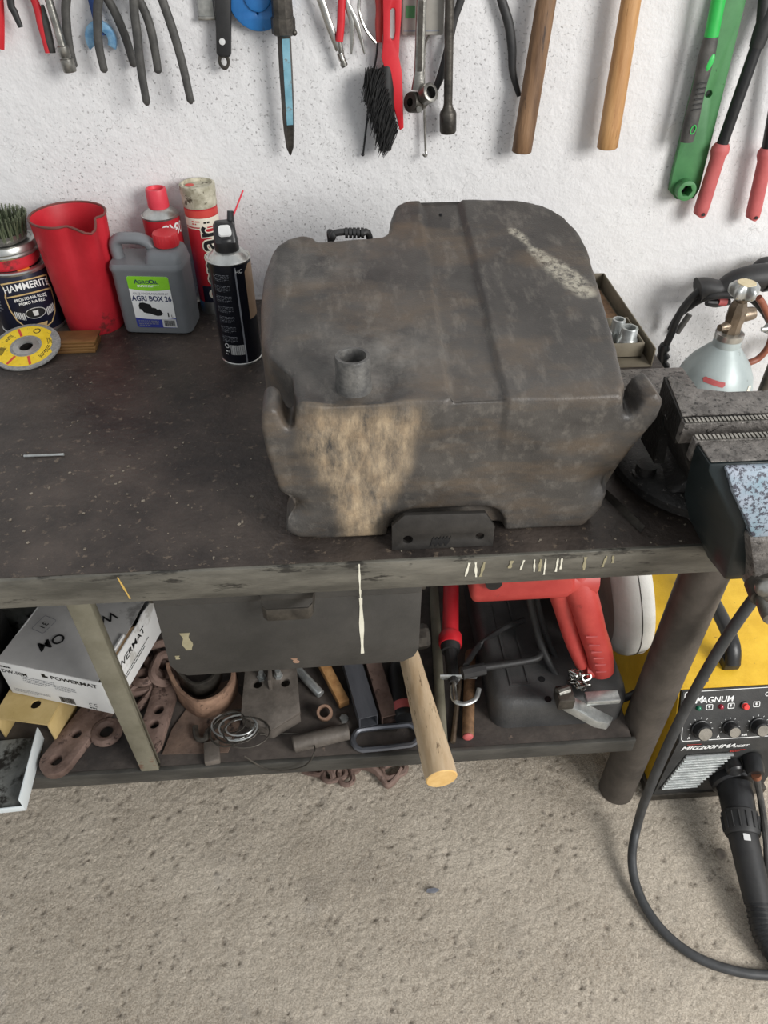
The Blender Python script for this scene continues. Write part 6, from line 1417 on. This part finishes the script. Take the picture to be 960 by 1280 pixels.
# wheel guard
GM = T(.500, .985, .395) @ RY(-11)
def disc_ring(r_, x): return [(x, -r_*math.cos(2*PI*k/48), r_*math.sin(2*PI*k/48)) for k in range(48)]
gd = fin('wheel_guard', MB().loft([disc_ring(.150, -.036), disc_ring(.172, -.030), disc_ring(.186, -.016), disc_ring(.190, -.004), disc_ring(.190, .020), disc_ring(.184, .030), disc_ring(.150, .034)]), 'saw_guard', sw, mx=T(-.36, -.88, -S) @ GM, sharp=40)
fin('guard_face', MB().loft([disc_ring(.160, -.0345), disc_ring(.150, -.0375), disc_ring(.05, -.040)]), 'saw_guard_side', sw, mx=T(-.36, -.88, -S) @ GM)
fin('guard_seam', MB().tube(disc_ring(.1903, .006), .0008, 6, closed=True), 'steel_dark', sw, mx=T(-.36, -.88, -S) @ GM)
# power cord round the handle
cd_ = smooth_path([at(660, 735, y=.86), at(668, 775, y=.84), at(680, 815, y=.81), at(700, 850, y=.775), at(730, 872, y=.745), at(765, 876, y=.745), at(795, 866, y=.758), at(812, 846, y=.77), at(820, 815, y=.80)], 6)
fin('power_cord', MB().tube(cd_, .0068, 12), 'black_rubber', sw, w=True)
cd2 = smooth_path([at(668, 735, y=.88), at(676, 772, y=.86), at(690, 812, y=.83), at(706, 838, y=.80), at(722, 852, y=.78)], 6)
fin('power_cord', MB().tube(cd2, .0058, 12), 'black_rubber', sw, w=True)
# lock chain and clamp
lk = thing('lock_chain', 'bunch of small shiny chain hanging below the red saw handle', 'chain', tuple(at(730, 862, y=.735)))
rnd = random.Random(4)
for k in range(26):
    q = at(732+rnd.uniform(-16, 16), 851+rnd.uniform(-11, 12), y=.752+rnd.uniform(-.012, .012))
    fin('chain_link', link_of(.017, .010, .0018, 6, 14), 'chrome', lk, mx=T(q.x, q.y, q.z) @ RZ(rnd.uniform(0, 180)) @ RX(rnd.uniform(0, 180)), w=True)
cl = thing('saw_clamp', 'grey cast clamp jaw with bolts resting on the front of the saw base', 'clamp', tuple(at(730, 888, y=.71)))
P = [at(px, py, y=yy) for px, py, yy in ((703, 880, .700), (716, 872, .715), (766, 898, .700), (760, 906, .682), (745, 903, .678))]
s = MB(); s.loft([[p+Vector((0, 0, .004)) for p in P], [p+Vector((0, 0, -.016)) for p in P]]); fin('clamp_jaw', s, 'zinc', cl, w=True, bev=.0015)
q = at(708, 872, y=.700); fin('clamp_body', MB().box((q.x-.016, q.y-.012, q.z-.018), (q.x+.012, q.y+.02, q.z+.008)), 'steel_dark', cl, w=True, bev=.003)
q = at(697, 866, y=.705); fin('clamp_screw', MB().tube([q, q+Vector((.02, .006, 0))], .0075, 10), 'steel', cl, w=True)
q = at(738, 872, y=.705); fin('clamp_bar', MB().box((q.x-.008, q.y-.01, q.z-.010), (q.x+.05, q.y+.012, q.z+.002)), 'zinc', cl, w=True, bev=.003)

# ------------------------------------------------------------------ chain and flat link on the floor under the shelf
fc = thing('floor_chain', 'short rusty chain with a flat bent link lying on the floor under the shelf', 'chain', tuple(at(430, 965, z=0)))
for k, (px, py, rz, tx) in enumerate(((392, 960, -15, 0), (405, 965, -45, 60), (418, 968, 10, 0), (424, 960, 60, 65), (432, 968, 100, 0), (437, 960, 20, 60))):
    q = at(px, py, z=.010); fin('chain_link', link_of(.046, .026, .0058), 'rust', fc, mx=T(q.x, q.y, q.z) @ RZ(rz) @ RX(tx), w=True)
P = [at(px, py, z=zz) for px, py, zz in ((440, 962, .012), (452, 957, .018), (468, 962, .018), (478, 974, .010), (485, 982, .008), (496, 972, .010), (502, 960, .014))]
fin('bent_link', MB().tube(smooth_path(P, 5), lerp_list([.006, .010, .011, .008, .007, .007, .005], 31), 10, flat=(1.2, .7)), 'rust', fc, w=True)
q = at(492, 962, z=.010); fin('chain_link', link_of(.05, .03, .007), 'rust', fc, mx=T(q.x, q.y, q.z) @ RZ(20), w=True)
# bits on the floor
tag(fin('foil_scrap', MB().prism([(-.012, -.003), (.002, -.005), (.010, -.002), (.012, .001), (.004, .004), (-.010, .003)], 0, .0015, mx=T(*at(541, 1113, z=.001))), 'foil'), 'small bluish foil scrap on the open floor', 'scrap')
q = at(901, 1068, z=0); tag(fin('pebble', MB().sphere((q.x, q.y, .002), .010, 10, sc=(1, 1.1, .6)), 'pebble'), 'small grey pebble on the floor inside the cable loop', 'pebble')
# ------------------------------------------------------------------ crumbs of rust, slag and filings on the bench
rnd = random.Random(21); s = MB()
for k in range(300):
    x = rnd.uniform(-.55, .50); y = FRONT+.004+abs(rnd.gauss(0, .16)) if k % 3 else rnd.uniform(FRONT+.01, 1.05)
    if -.10 < x < .35 and .63 < y < 1.09: continue
    if y > 1.05: continue
    r_ = rnd.choice((.0005, .0007, .0009, .0013)); a = rnd.uniform(0, 180)
    s.box((-r_*rnd.uniform(1, 2.5), -r_, 0), (r_, r_, r_*.8), T(x, y, BENCH+.0001) @ RZ(a))
mat('filings', c(150, 142, 128), c(96, 86, 74), 200, .6)
tag(fin('metal_filings', s, 'filings', clean=False), 'pale crumbs of rust and metal filings scattered over the bench top', 'filings', kind='stuff')
for o in bpy.data.objects:
    if '_o' in o: del o['_o']
